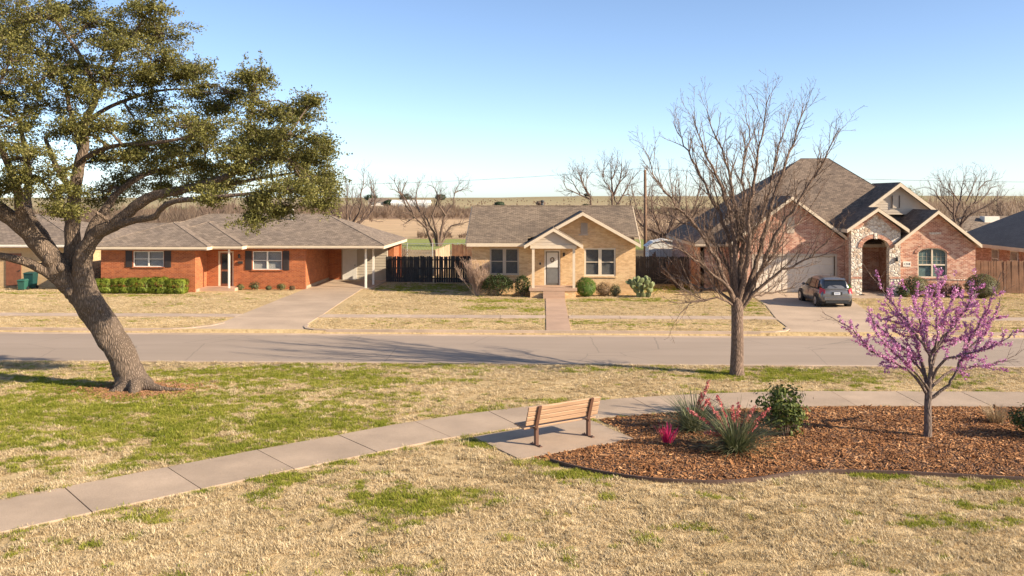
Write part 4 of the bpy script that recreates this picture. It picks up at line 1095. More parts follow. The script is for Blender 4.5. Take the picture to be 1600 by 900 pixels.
FAR_LIMBS = [[[(-13.18,106.0,-0.01,0.212),(-13.36,105.76,0.79,0.175),(-13.87,105.58,2.05,0.139),(-14.58,105.43,2.89,0.104),(-15.29,105.28,3.41,0.071),(-16.21,105.14,4.04,0.04),(-16.71,105.0,3.94,0.015)],[(-13.24,106.0,-0.01,0.182),(-13.53,106.28,0.97,0.144),(-14.19,106.48,2.86,0.108),(-14.64,106.66,3.8,0.073),(-15.62,106.84,5.07,0.041),(-16.18,107.0,6.33,0.015)],[(-12.66,106.0,-0.01,0.167),(-13.06,105.84,1.62,0.124),(-13.88,105.71,3.09,0.083),(-14.29,105.6,4.34,0.046),(-14.06,105.5,5.6,0.015)],[(-12.5,106.0,-0.01,0.212),(-12.26,106.19,1.4,0.175),(-12.07,106.33,2.86,0.139),(-11.76,106.46,3.7,0.104),(-10.83,106.58,5.07,0.071),(-10.63,106.69,6.65,0.04),(-9.9,106.8,8.02,0.015)],[(-12.55,106.0,-0.01,0.197),(-12.63,105.72,1.42,0.156),(-13.12,105.52,3.72,0.116),(-12.58,105.34,5.81,0.078),(-12.87,105.16,6.84,0.044),(-13.79,105.0,7.36,0.015)],[(-12.29,106.0,-0.01,0.167),(-11.85,106.33,0.98,0.124),(-11.04,106.57,2.33,0.083),(-9.58,106.79,2.75,0.046),(-8.86,107.0,3.06,0.015)],[(-15.39,106.0,3.39,0.136),(-15.77,105.67,4.55,0.102),(-16.78,105.43,6.01,0.07),(-17.58,105.21,6.64,0.04),(-18.38,105.0,6.85,0.015)],[(-15.81,106.0,4.13,0.121),(-16.39,106.33,4.75,0.091),(-16.96,106.57,6.02,0.063),(-16.68,106.79,7.28,0.037),(-16.39,107.0,7.82,0.015)],[(-14.76,106.0,4.13,0.121),(-15.27,106.62,5.28,0.082),(-15.23,107.08,6.65,0.045),(-14.97,107.5,7.82,0.015)],[(-11.71,106.0,3.71,0.129),(-12.09,105.58,4.45,0.086),(-12.36,105.28,5.29,0.047),(-11.91,105.0,7.05,0.015)],[(-10.61,106.0,6.33,0.091),(-9.96,106.34,6.75,0.049),(-8.72,106.6,6.86,0.015)],[(-15.5,106.0,3.39,0.114),(-16.15,105.43,2.89,0.059),(-16.92,105.0,2.48,0.015)],[(-16.87,106.0,6.02,0.091),(-17.55,106.29,6.96,0.049),(-18.01,106.5,7.91,0.015)]],
  [[(6.79,90.0,1.8,0.135),(6.78,89.83,4.83,0.107),(6.83,89.71,6.17,0.081),(6.36,89.6,7.01,0.055),(5.85,89.5,7.84,0.032),(5.1,89.4,9.18,0.013)],[(7.31,90.0,1.8,0.122),(7.31,90.2,4.91,0.091),(7.17,90.34,5.5,0.062),(6.67,90.48,6.59,0.035),(5.42,90.6,7.1,0.013)],[(6.85,90.0,6.17,0.116),(6.82,90.23,7.69,0.059),(6.67,90.4,9.72,0.013)],[(7.02,90.0,6.09,0.109),(7.53,89.67,7.51,0.073),(7.76,89.42,8.67,0.04),(7.74,89.2,9.58,0.013)],[(7.39,90.0,5.16,0.103),(7.91,90.12,6.09,0.069),(8.75,90.22,7.43,0.038),(9.69,90.3,8.7,0.013)],[(6.85,90.0,6.0,0.09),(7.43,90.42,7.02,0.061),(8.3,90.72,8.12,0.035),(8.58,91.0,9.23,0.013)],[(7.81,90.0,6.0,0.064),(8.41,90.11,6.09,0.036),(8.92,90.2,5.75,0.013)],[(5.88,90.0,7.85,0.071),(6.07,90.23,8.7,0.039),(5.83,90.4,9.47,0.013)],[(6.81,90.0,7.68,0.077),(7.25,90.34,8.7,0.042),(7.36,90.6,9.64,0.013)]],
  [[(4.69,88.0,1.88,0.113),(4.64,87.86,4.93,0.09),(4.51,87.76,5.67,0.068),(3.93,87.67,6.82,0.048),(3.28,87.58,7.64,0.028),(2.7,87.5,8.62,0.013)],[(4.36,88.0,6.0,0.082),(3.72,88.34,7.24,0.044),(3.56,88.6,8.65,0.013)],[(4.52,88.0,5.67,0.088),(3.29,87.83,6.16,0.06),(2.13,87.71,6.66,0.034),(1.68,87.6,7.64,0.013)],[(4.11,88.0,6.58,0.069),(4.21,88.23,7.4,0.038),(4.63,88.4,8.31,0.013)],[(3.54,88.0,6.16,0.063),(2.73,88.34,7.41,0.035),(2.16,88.6,7.82,0.013)],[(3.95,88.0,6.82,0.063),(3.61,87.71,7.97,0.035),(3.93,87.5,8.7,0.013)]],
  [[(37.85,84.0,1.21,0.132),(37.78,83.83,3.34,0.105),(37.64,83.71,4.83,0.079),(37.52,83.6,5.93,0.054),(36.62,83.5,6.87,0.031),(35.97,83.4,7.88,0.012)],[(38.24,84.0,1.21,0.126),(38.34,84.22,3.17,0.1),(39.27,84.38,4.82,0.075),(39.96,84.53,5.46,0.052),(40.25,84.67,6.48,0.03),(40.78,84.8,8.15,0.012)],[(38.39,84.0,1.21,0.12),(38.39,83.84,3.26,0.09),(39.8,83.71,4.68,0.061),(41.59,83.6,5.62,0.034),(42.46,83.5,6.48,0.012)],[(37.85,84.0,3.57,0.114),(38.37,84.29,5.46,0.076),(38.78,84.51,6.72,0.041),(39.02,84.7,8.15,0.012)],[(37.85,84.0,4.2,0.102),(36.92,84.17,5.14,0.068),(36.04,84.29,6.4,0.037),(35.31,84.4,6.8,0.012)],[(38.24,84.0,5.46,0.072),(37.31,83.66,6.71,0.039),(37.04,83.4,7.65,0.012)],[(38.93,84.0,5.46,0.078),(39.38,84.12,6.48,0.053),(39.81,84.22,7.51,0.031),(39.61,84.3,8.06,0.012)],[(39.94,84.0,6.48,0.066),(40.82,84.23,7.27,0.036),(41.6,84.4,7.67,0.012)],[(37.77,84.0,4.83,0.072),(36.49,83.54,5.93,0.039),(36.03,83.2,7.18,0.012)],[(39.16,84.0,4.99,0.072),(40.4,84.33,5.61,0.05),(41.45,84.58,6.72,0.029),(42.42,84.8,6.88,0.012)]]]
def traced_tree(base, limbs, label, seed, trunks):
    rg = random.Random(seed); t = thing('bare_tree', base, label, 'tree'); tr = MB(); cr = MB()
    for k, l in enumerate(limbs):
        P, rr = smooth_limb(l, 2); P = [p + rnd_dir(rg) * 0.05 * min(i, 2) for i, p in enumerate(P)]
        if k < trunks: P[0].z = -0.1
        tr.tube(P, rr, sides(rr[0]), False); ramify(cr, rg, P, rr, 0, FAR, [])
    tr.build('trunk', M['bark_far'], t, True); cr.build('crown', M['bark_far'], t, True)
for (base, lb, sd_, trunks), l in zip([((-10.6, 106, 0), 'spreading multi stemmed bare tree at the edge of the green field', 11, 6), ((8.2, 90, 0), 'tall round crowned bare tree behind the right of the cottage roof', 13, 2),
        ((4.8, 88, 0), 'smaller bare tree leaning left behind the cottage roof', 12, 1), ((36.2, 84, 0), 'wide bare tree standing between the gables and the dark roof', 15, 3)], FAR_LIMBS):
    traced_tree(base, l, lb, sd_, trunks)
bare_tree('bare_tree', (11.2, 84, 0), 8.0, 4.2, 9, 0.24, 'bare tree behind the utility pole and the white shed', 14, fork=0.3)
bare_tree('bare_tree', (-18.4, 84, 0), 8.8, 3.4, 8, 0.22, 'bare tree right behind the red house, past the oak tips', 16, fork=0.35)
bare_tree('bare_tree', (-31, 88, 0), 6.6, 4.4, 8, 0.24, 'bare tree behind the left half of the ranch house roof', 17, fork=0.25)
bare_tree('bare_tree', (49.5, 96, 0), 7.0, 2.8, 7, 0.2, 'slim bare tree top at the far right edge above the dark roof', 18, fork=0.4)

def brush_mass(name, boxes, mat, label, seed, per=26, size=(1.6, 3.2)):
    """leafless thicket: a tangle of thin upright twigs nobody could count"""
    rs = np.random.RandomState(seed); Vs, Fs = [], []; n0 = 0
    for (x0, x1, y0, y1, h, cnt) in boxes:
        bx, by = rs.uniform(x0, x1, cnt), rs.uniform(y0, y1, cnt)
        bz = ground_z(bx, by)
        hh = h * rs.uniform(0.45, 1.0, cnt)
        for k in range(per):
            n = cnt
            ang = rs.uniform(0, 2 * math.pi, n); sp = rs.uniform(0.05, 0.75, n) * hh
            px, py = bx + rs.normal(0, 0.25, n) * hh * 0.3, by + rs.normal(0, 0.25, n) * hh * 0.3
            f0 = rs.uniform(0, 0.5, n)
            p0 = np.stack([px + np.cos(ang) * sp * f0, py + np.sin(ang) * sp * f0, bz + hh * f0], 1)
            f1 = np.minimum(1, f0 + rs.uniform(0.3, 0.6, n))
            p1 = np.stack([px + np.cos(ang) * sp * f1, py + np.sin(ang) * sp * f1, bz + hh * f1 * rs.uniform(0.85, 1.1, n)], 1)
            w_ = (0.016 + 0.00022 * by) * rs.uniform(0.6, 1.4, n)
            sd_ = np.stack([w_, np.zeros(n), np.zeros(n)], 1)
            Vs.append(np.stack([p0 - sd_, p0 + sd_, p1 + sd_ * 0.3, p1 - sd_ * 0.3], 1).reshape(-1, 3)); Fs.append(np.arange(n * 4).reshape(n, 4) + n0); n0 += n * 4
    o = bpy.data.objects.new(name, mesh_np(name, np.concatenate(Vs), np.concatenate(Fs), M[mat])); link(o)
    tag(o, label, 'brush', kind='stuff')
brush_mass('thicket', [(-20, -12.5, 72, 84, 2.6, 60), (-34, -20, 76, 96, 4.0, 150), (-60, -30, 90, 120, 5.5, 200)], 'brush', 'brown leafless brush behind the red brick house', 1, 60)
brush_mass('thicket', [(-130, -40, 130, 210, 4.6, 420), (-120, -30, 230, 330, 4.6, 320), (-60, 20, 240, 300, 2.2, 160)], 'brush', 'distant brown woods along the left horizon', 2, 34)
brush_mass('thicket', [(44, 120, 98, 150, 6.0, 380), (60, 200, 150, 260, 7.0, 420), (36, 60, 92, 104, 3.6, 90)], 'brush', 'brown brushy woods on the right horizon', 3, 44)
brush_mass('thicket', [(11, 24, 82, 100, 4.2, 130), (20, 40, 100, 130, 5, 140)], 'brush', 'tangled brush behind the shed and the big house', 4, 50)
brush_mass('hill_scrub', [(-120, 160, 420, 900, 1.7, 300), (-60, 90, 330, 420, 1.0, 160)], 'brush', 'sparse scrub dotted over the far hillside', 6, 16)
brush_mass('thicket', [(-18, -3, 126, 130, 1.1, 60), (-70, 60, 300, 345, 3.0, 220)], 'brush', 'low scrubby rows across the tan field', 5, 30)

def bush(name, c, rad, n, size, mat, label, seed, cat='shrub', group=None, stems=True, lump=0.25, shell=0.55, flat=0.0, bare_low=0.0, up=0.5):
    """leaves over an uneven volume, thinner inside, on a few stems"""
    rs = np.random.RandomState(seed)
    t = thing(name, (c[0], c[1], c[2]), label, cat, group)
    d = rs.normal(size=(n, 3)); d /= np.linalg.norm(d, axis=1)[:, None]
    if flat: d = np.sign(d) * np.abs(d) ** (1 - flat); d /= np.max(np.abs(d), axis=1)[:, None] ** flat
    az = np.arctan2(d[:, 1], d[:, 0])
    q = 1 + lump * (fbm(az * 1.9 + 10, d[:, 2] * 2.4 + 5 + seed, seed, 3) - 0.5) * 2
    rr = (shell + (1 - shell) * rs.uniform(0, 1, n) ** 0.5) * q
    P = d * rr[:, None] * np.array(rad) + np.array((0, 0, rad[2] * 0.98))
    P[:, 2] = np.abs(P[:, 2])
    if bare_low:
        keep = (P[:, 2] > bare_low * rad[2] * 2) | (rs.uniform(size=n) < 0.15); P = P[keep]
    P += np.array(c)
    leaves('foliage', P, size, M[mat], t, seed, up=up)
    if stems:
        mb = MB(); rg = random.Random(seed)
        for k in range(7):
            a = rg.uniform(0, 6.28); e = Vector((c[0] + rad[0] * 0.7 * math.cos(a), c[1] + rad[1] * 0.7 * math.sin(a), c[2] + rad[2] * rg.uniform(0.9, 1.6))); b = Vector((c[0] + 0.08 * math.cos(a), c[1] + 0.08 * math.sin(a), c[2] - 0.03))
            mb.tube([b, b.lerp(e, 0.5) + rnd_dir(rg) * 0.08, e], [0.022, 0.016, 0.006], 4, False)
        mb.build('stem', M['bark_far'], t)
    return t

def ragged(name, c, rad, subs, per, size, mat, label, seed, cat='shrub'):
    rg = random.Random(seed); rs = np.random.RandomState(seed); t = thing(name, c, label, cat); P = []; mb = MB()
    for k in range(subs):
        v = rnd_dir(rg); s_ = rg.uniform(0.35, 1.0); e = Vector((c[0] + v.x * rad[0] * s_, c[1] + v.y * rad[1] * s_, c[2] + rad[2] * (1.0 + 0.92 * v.z * s_)))
        b = Vector((c[0] + v.x * 0.06, c[1] + v.y * 0.06, c[2] - 0.03)); mb.tube([b, b.lerp(e, 0.5) + rnd_dir(rg) * 0.05, e], [0.014, 0.010, 0.004], 4, False)
        q = rg.uniform(0.6, 1.25); P.append(np.array(e) + rs.normal(0, 1, (int(per * q), 3)) * np.array((0.115, 0.115, 0.10)) * q * rad[0] / 0.65)
    P = np.concatenate(P); P[:, 2] = np.maximum(P[:, 2], c[2] + 0.02); leaves('foliage', P, size, M[mat], t, seed, aspect=0.6); mb.build('stem', M['bark_far'], t); return t

bush('spring_tree', (43, 110, 0), (3.4, 3.4, 3.6), 5000, 0.32, 'leaf_spring', 'pale green budding tree beside the upper siding gable', 31, 'tree', lump=0.35)
bush('cedar_bush', (2.2, 96, 0), (3.3, 1.6, 2.45), 5000, 0.22, 'leaf_far', 'dark olive cedar bush rising left of the cottage roof peak trees', 32, lump=0.3)
bush('cedar_bush', (7.0, 99, 0), (2.8, 1.6, 2.2), 4000, 0.22, 'leaf_far', 'olive cedar bush between the bare trees behind the cottage', 33, lump=0.3)
FB = [(-26, 520, 2.6, 'leaf_evergreen', 'small dark green bush on the far hillside left of the cottage roof', 34), (-2, 560, 2.6, 'brush', 'round brown bush on the far hillside above the cottage roof', 35),
      (60, 1250, 4.0, 'leaf_evergreen', 'tiny dark tree on the crest of the far hill', 36), (20, 430, 2.2, 'leaf_far', 'low olive bush on the hillside above the roof ridge', 37),
      (-90, 520, 3.5, 'leaf_evergreen', 'dark round tree left of the distant white building', 38), (-140, 900, 6, 'leaf_evergreen', 'dark trees cluster on the skyline behind the white building', 39), (-175, 900, 6, 'leaf_evergreen', 'dark skyline tree at the left of the distant buildings', 40), (-110, 950, 5.5, 'leaf_evergreen', 'dark skyline tree right of the distant buildings', 41)]
for (x, y, h, mt, lb, sd_) in FB:
    z = float(ground_z(np.array([float(x)]), np.array([float(y)]))[0])
    bush('bush', (x, y, z - 0.1), (h * 1.2, h, h * 0.62), 1200, 0.55 + h * 0.1, mt, lb, sd_, stems=False, lump=0.3)

# distant farm buildings
fb = thing('farm_building', (-70, 480, 0), 'long white metal building far off beyond the tan field', 'building')
MB().box(-82, -62, 478, 490, 0, 2.6).build('wall', M['metal_white'], fb)
MB().prism([(478, 2.6), (490, 2.6), (484, 4.4)], -82.5, -61.5, 'x').build('roof', M['metal_white'], fb)
for x in (-78, -72, -66): MB().box(x, x + 2.2, 477.9, 477.99, 0, 2.0).build('door', M['metal_grey'], fb)
fb = thing('farm_house', (-100, 560, 0), 'small pale far house left of the long white building', 'building')
MB().box(-110, -98, 558, 568, 0, 3.0).build('wall', M['trim_white'], fb)
MB().prism([(557.5, 3.0), (568.5, 3.0), (563, 5.2)], -110.5, -97.5, 'x').build('roof', M['shingle_grey'], fb)
for x in (-108, -102): MB().box(x, x + 1.4, 557.9, 557.99, 1.0, 2.4).build('window', M['screen'], fb)

# ------------------------------------------------------------------ the leaning live oak
OAK_LIMBS = [[(-12.51,27,-0.11,0.617),(-12.61,27,0.29,0.482),(-12.81,27,0.75,0.434),(-13.13,27,1.34,0.415),(-13.53,27,1.99,0.415),(-13.89,27,2.55,0.434),(-14.25,27,2.98,0.415)],
  [(-13.81,27,2.4,0.381),(-14.13,27,2.79,0.366),(-14.45,27,3.1,0.352),(-14.73,26.9,3.52,0.352),(-15.04,26.7,4.1,0.293),(-15.48,26.4,4.75,0.257),(-15.98,26.1,5.34,0.22),(-16.7,25.7,6.0,0.176),(-17.5,25.2,6.64,0.132),(-18.34,24.8,7.09,0.088)],
  [(-15.0,26.7,4.02,0.205),(-15.24,26.5,4.5,0.191),(-15.44,26.3,5.01,0.176),(-15.55,26.1,5.43,0.154),(-15.45,25.8,6.0,0.132),(-15.46,25.4,6.7,0.103),(-15.59,25,7.55,0.073),(-15.71,24.6,8.33,0.044)],
  [(-14.76,27.2,3.44,0.264),(-15.34,27.6,4.0,0.22),(-15.98,28,4.63,0.191),(-16.55,28.4,5.08,0.176),(-16.95,28.8,5.64,0.147),(-17.06,29.1,6.44,0.117),(-17.35,29.4,7.41,0.088),(-17.68,29.6,8.4,0.059)],
  [(-13.81,27,2.4,0.381),(-14.14,27.1,2.85,0.352),(-14.39,27.2,3.32,0.308),(-14.53,27.2,3.93,0.264),(-14.59,27.2,4.62,0.235),(-14.55,27.2,5.41,0.213),(-14.42,27.1,6.11,0.191),(-14.21,27,6.95,0.169),(-14.07,27,7.5,0.132),(-14.05,26.9,8.12,0.117),(-13.63,26.8,8.85,0.095),(-13.77,26.7,9.6,0.081),(-14.13,26.6,10.32,0.059),(-14.57,26.5,10.98,0.044),(-14.91,26.5,11.7,0.032)],
  [(-14.4,27.1,6.01,0.132),(-14.86,27.4,6.29,0.11),(-15.33,27.8,6.66,0.103),(-15.7,28.1,7.12,0.081),(-16.12,28.4,7.77,0.059)],
  [(-14.15,27,7.09,0.103),(-14.53,27.3,7.9,0.081),(-14.94,27.7,8.73,0.073),(-15.31,28,9.58,0.059),(-16.01,28.2,10.33,0.044)],
  [(-14.17,27,6.95,0.088),(-13.62,26.6,7.16,0.081),(-12.93,26.2,7.33,0.073),(-12.16,25.8,7.39,0.064),(-11.08,25.5,7.44,0.053),(-9.88,25.3,7.61,0.038)],
  [(-14.05,26.9,7.96,0.088),(-13.93,27.4,8.4,0.073),(-13.65,27.9,8.75,0.062),(-13.03,28.3,9.09,0.05),(-12.22,28.6,9.33,0.038),(-11.42,28.7,9.34,0.026)],
  [(-13.67,26.8,8.77,0.076),(-13.23,26.6,9.29,0.059),(-12.84,26.4,9.93,0.047),(-12.35,26.4,10.6,0.035),(-11.91,26.5,11.39,0.026)],
  [(-13.77,27,2.36,0.381),(-13.94,26.9,2.84,0.352),(-14.04,26.8,3.36,0.308),(-13.99,26.7,3.91,0.278),(-13.76,26.6,4.42,0.249),(-13.4,26.5,4.77,0.22),(-12.88,26.4,5.01,0.198),(-12.44,26.3,5.35,0.176),(-11.93,26.2,5.72,0.161),(-11.34,26.1,5.94,0.139),(-10.63,26,6.06,0.125),(-9.7,25.8,6.3,0.103),(-8.82,25.7,6.63,0.081),(-8.03,25.6,7.11,0.062),(-7.35,25.5,7.65,0.044)],
  [(-13.85,26.7,4.37,0.176),(-13.87,27,4.87,0.161),(-13.76,27.3,5.22,0.147),(-13.67,27.7,5.61,0.132),(-13.57,28,5.95,0.117),(-13.24,28.3,6.32,0.103),(-12.75,28.6,6.64,0.081),(-11.99,28.8,6.81,0.062),(-11.11,29,7.07,0.044)],
  [(-12.88,26.4,4.97,0.132),(-12.26,26,5.11,0.114),(-11.54,25.6,5.24,0.106),(-11.17,25.4,5.3,0.1),(-10.92,25.2,5.52,0.094),(-10.46,24.9,5.72,0.085),(-9.57,24.6,5.81,0.067),(-8.64,24.4,5.89,0.053),(-7.71,24.3,5.99,0.041),(-6.92,24.3,6.06,0.029)],
  [(-10.63,26,6.06,0.081),(-10.19,26.6,6.23,0.073),(-9.49,27.1,6.28,0.062),(-8.73,27.5,6.45,0.05),(-7.81,27.8,6.61,0.035)],
  [(-8.82,25.7,6.63,0.059),(-8.73,26,7.41,0.044),(-8.66,26.2,8.18,0.035),(-8.58,26.3,8.95,0.026),(-8.44,26.3,9.61,0.015)],
  [(-14.82,26.8,3.33,0.176),(-15.3,26.6,3.72,0.147),(-15.87,26.4,3.98,0.132),(-16.63,26.2,4.17,0.11),(-17.47,26,4.44,0.088),(-18.31,25.8,4.64,0.059)]]
OAK_ROOTS = [[(-12.54,26.8,0.21,0.27),(-11.86,26.6,0.14,0.154),(-11.36,26.5,0.09,0.077),(-10.74,26.5,0.09,0.029)],
  [(-12.49,26.7,0.19,0.251),(-12.84,26.4,0.02,0.135),(-13.08,26.3,-0.04,0.058)],
  [(-12.31,26.6,0.21,0.251),(-12.2,26.2,-0.01,0.135),(-12.14,26.0,-0.07,0.058)],
  [(-12.72,27.2,0.18,0.251),(-13.18,27.6,0.04,0.116),(-13.57,27.9,-0.03,0.058)]]
OAK_CLUMPS = [(-14.67,25.5,11.01,1.37,0.73),
  (-13.98,27.5,11.11,1.38,0.71),
  (-12.06,26.2,11.32,1.03,0.49),
  (-11.75,27.6,10.77,0.95,0.43),
  (-11.56,26.6,9.86,1.14,0.49),
  (-10.86,27.3,9.72,0.66,0.43),
  (-10.39,26.7,8.94,0.5,0.27),
  (-13.2,28.0,9.57,1.24,0.6),
  (-15.33,28.5,10.27,1.12,0.69),
  (-15.16,25.0,9.73,0.89,0.89),
  (-16.68,29.0,8.87,1.2,0.79),
  (-12.51,28.3,8.78,1.11,0.4),
  (-15.23,25.0,7.82,0.8,0.79),
  (-14.3,24.7,6.98,1.02,0.71),
  (-15.42,25.5,6.18,0.84,0.66),
  (-14.04,25.0,6.0,0.71,0.54),
  (-13.85,25.4,5.44,0.4,0.29),
  (-12.73,25.4,7.94,0.82,0.4),
  (-12.5,27.6,7.91,0.99,0.43),
  (-10.26,25.4,7.91,0.91,0.44),
  (-11.8,28.6,7.3,1.02,0.45),
  (-13.98,29.2,6.34,0.83,0.54),
  (-14.83,29.6,5.7,0.55,0.51),
  (-10.9,29.0,7.59,1.04,0.54),
  (-8.64,26.3,8.85,0.28,0.6),
  (-8.44,26.3,9.42,0.17,0.3),
  (-8.96,26.3,9.33,0.17,0.26),
  (-8.44,26.0,7.78,0.63,0.52),
  (-7.83,26.5,8.3,0.8,0.3),
  (-6.96,26.5,8.71,0.45,0.15),
  (-7.1,25.6,7.57,0.82,0.51),
  (-7.81,25.8,6.93,0.92,0.63),
  (-7.13,27.5,6.9,0.71,0.51),
  (-7.0,26.4,6.15,0.75,0.49),
  (-6.65,26.4,5.66,0.38,0.26),
  (-8.71,25.4,6.82,0.83,0.51),
  (-9.97,27.6,6.31,0.75,0.39),
  (-7.83,24.4,5.67,0.35,0.31),
  (-8.01,24.4,5.2,0.14,0.21),
  (-7.12,24.4,5.99,0.7,0.35),
  (-9.25,24.6,5.85,0.46,0.21),
  (-12.17,28.0,6.01,0.44,0.3),
  (-7.86,26.6,5.43,0.34,0.23),
  (-6.51,26.6,7.34,0.34,0.19),
  (-10.03,27.2,8.56,0.43,0.27),
  (-15.55,28.5,12.03,1.22,0.49),
  (-12.35,25.4,10.15,0.91,0.4),
  (-17.33,29.0,11.52,0.83,0.62),
  (-17.54,27.0,10.74,1.16,0.87),
  (-17.28,26.0,8.85,1.11,0.84),
  (-18.73,28.5,7.27,1.22,0.81),
  (-17.04,24.8,6.0,1.06,0.64),
  (-19.45,28.0,8.06,1.2,1.0),
  (-18.45,25.2,6.92,0.9,0.72),
  (-20.08,28.0,9.91,1.2,0.9),
  (-17.94,27.0,12.32,1.35,0.77),
  (-16.61,27.8,13.11,1.39,0.79),
  (-14.06,26.5,12.75,1.33,0.72),
  (-12.87,27.3,12.55,0.97,0.55),
  (-17.73,25.8,4.87,0.83,0.48),
  (-18.69,25.8,4.68,0.55,0.37),
  (-13.37,25.2,8.75,0.72,0.36),
  (-12.07,25.8,7.03,0.55,0.26),
  (-12.26,28.7,6.64,0.74,0.33),
  (-11.59,26.0,7.23,0.78,0.33),
  (-10.86,27.8,6.78,0.79,0.36),
  (-14.33,28.6,7.06,0.49,0.33),
  (-13.12,25.8,9.47,0.92,0.44),
  (-14.42,25.4,9.33,0.91,0.54),
  (-10.45,27.8,8.12,0.71,0.36),
  (-9.23,27.8,7.32,0.79,0.48),
  (-7.8,27.4,7.09,0.78,0.47),
  (-8.75,28.2,7.74,0.68,0.4),
  (-13.08,28.4,10.96,0.93,0.49),
  (-11.76,28.0,9.66,0.88,0.4),
  (-13.56,25.2,7.74,0.61,0.4),
  (-16.12,27.5,10.52,0.98,0.67),
  (-9.63,27.2,8.96,0.27,0.23),
  (-10.04,26.2,6.29,0.75,0.34),
  (-7.0,27.8,6.31,0.56,0.36),
  (-7.5,27.4,8.38,0.59,0.27),
  (-17.51,28.6,9.15,0.94,0.74)]
def build_oak():
    rg = random.Random(5); rs = np.random.RandomState(5)
    t = thing('live_oak', (-12.5, 27, 0), 'big live oak with leaning grey trunk and broad olive crown at left', 'tree')
    tr = MB(); br = MB(); skel = []
    for k, l in enumerate(OAK_LIMBS):
        P, rr = smooth_limb(l, 4)
        P = [p + rnd_dir(rg) * rr[i] * 0.10 for i, p in enumerate(P)]
        if k == 0: P[0].z = -0.1
        n = 26 if k == 0 else sides(rr[0]) + 2
        base = len(tr.v); tr.tube(P, rr, n)
        for vi in range(base, len(tr.v)):                      # knots and hollows in the outline
            x, y, z = tr.v[vi]; q = 1 + 0.0
            c = P[min((vi - base) // n, len(P) - 1)]; f = 0.16 * (float(fbm(np.array([x * 2.3 + z * 1.7]), np.array([y * 2.3 - z * 0.9]), 9)[0]) - 0.5) * 2
            tr.v[vi] = (c.x + (x - c.x) * (1 + f), c.y + (y - c.y) * (1 + f), c.z + (z - c.z) * (1 + f))
        for p, r in zip(P, rr):
            if r < 0.30: skel.append((p, r))
        thin = [i for i in range(len(P)) if rr[i] < 0.085]
        if len(thin) > 1: br.tube([P[i] for i in thin], [rr[i] for i in thin], 7, False)
    for l in OAK_ROOTS:
        P, rr = smooth_limb(l, 3); tr.tube(P, rr, 8)
    trunk = tr.build('trunk', M['bark_oak'], t, True)
    rm = trunk.modifiers.new('fuse', 'REMESH'); rm.mode = 'VOXEL'; rm.voxel_size = 0.032; rm.use_smooth_shade = True
    so = trunk.modifiers.new('soften', 'SMOOTH'); so.factor = 0.5; so.iterations = 5
    kn = MB()
    for (x, y, z, r) in ((-14.75, 26.15, 4.0, 0.14), (-14.4, 26.2, 3.75, 0.12), (-13.2, 26.25, 2.5, 0.10), (-14.1, 26.1, 3.05, 0.11)):
        kn.ball((x, y, z), (r, r * 0.7, r * 1.25), 10, 7, 0.08, rg)
    kn.build('knot', M['bark_oak'], trunk, True)
    cen = []; ends = []
    for (cx, cy, cz, rx, rz) in OAK_CLUMPS:
        c = Vector((cx, cy, cz)); ry = max(0.5, 0.55 * (rx + rz) / 1.0)
        ry = min(ry, 1.3)
        p, r = min(skel, key=lambda s: (s[0] - c).length + (0.25 if s[1] > 0.2 else 0))
        d = (c - p)
        mid = p.lerp(c, 0.5) + Vector((0, 0, 0.12 * d.length)) + rnd_dir(rg) * 0.1 * d.length
        r0 = min(r * 0.75, 0.03 + 0.025 * d.length)
        q = [p, p.lerp(mid, 0.55) + rnd_dir(rg) * 0.05, mid, mid.lerp(c, 0.6) + rnd_dir(rg) * 0.05, c]
        br.tube(q, [r0, r0 * 0.85, r0 * 0.7, r0 * 0.5, r0 * 0.35], 6, False)
        nsub = int(6 + 13 * math.sqrt(rx * rz) + 6 * rx)
        for k in range(nsub):
            v = rnd_dir(rg); s = rg.uniform(0.1, 1.0) ** 0.6 * rg.choice((1.0, 1.0, 1.15, 1.35))
            e = c + Vector((v.x * rx * s * 1.08, v.y * ry * s, v.z * rz * s * 0.95 + 0.03))
            st = q[rg.choice((2, 3, 3, 4))]
            m = st.lerp(e, 0.5) + rnd_dir(rg) * 0.10 + Vector((0, 0, 0.06))
            br.tube([st, m, e], [0.016, 0.011, 0.005], 3, False)
            sx, sz = rg.uniform(0.20, 0.52), rg.uniform(0.11, 0.27)
            ends.append((e, c))
            for w in range(rg.randint(7, 12)):
                f = rnd_dir(rg); g2 = e + Vector((f.x * sx, f.y * sx, f.z * sz)); o2 = m.lerp(e, rg.uniform(0.4, 1.0))
                if w < 4: br.tube([o2, g2], [0.006, 0.003], 3, False)
                for lq in (0.45, 0.8, 1.05):
                    o = o2.lerp(g2, lq + rg.uniform(-.15, .15))
                    cen.append(np.array(o) + rs.normal(0, 1, (rg.randint(4, 7), 3)) * np.array((0.065, 0.065, 0.042)))
    for e, c in rg.sample(ends, min(420, len(ends))):          # loose shoots that break the outline
        d = (e - c).normalized() * 0.8 + Vector((0.15, 0, rg.uniform(-0.1, 0.9))) + rnd_dir(rg) * 0.35
        q = shoot(rg, e, d, rg.uniform(0.3, 0.75), 5, 0.16, 0.03); br.tube(q, [0.006, 0.006, 0.005, 0.004, 0.003, 0.002], 3, False)
        for i in range(1, 6):
            for _ in range(3): cen.append(np.array(q[i - 1].lerp(q[i], rg.random())) + rs.normal(0, 1, (rg.randint(2, 3), 3)) * (0.055 - 0.006 * i))
    br.build('branches', M['bark_oak'], t, True)
    cen = np.concatenate(cen)
    leaves('crown', cen, 0.068, M['leaf_oak'], t, 8, aspect=0.62, up=0.7)
    return len(cen)
n_leaf = build_oak(); print('leaves', n_leaf)

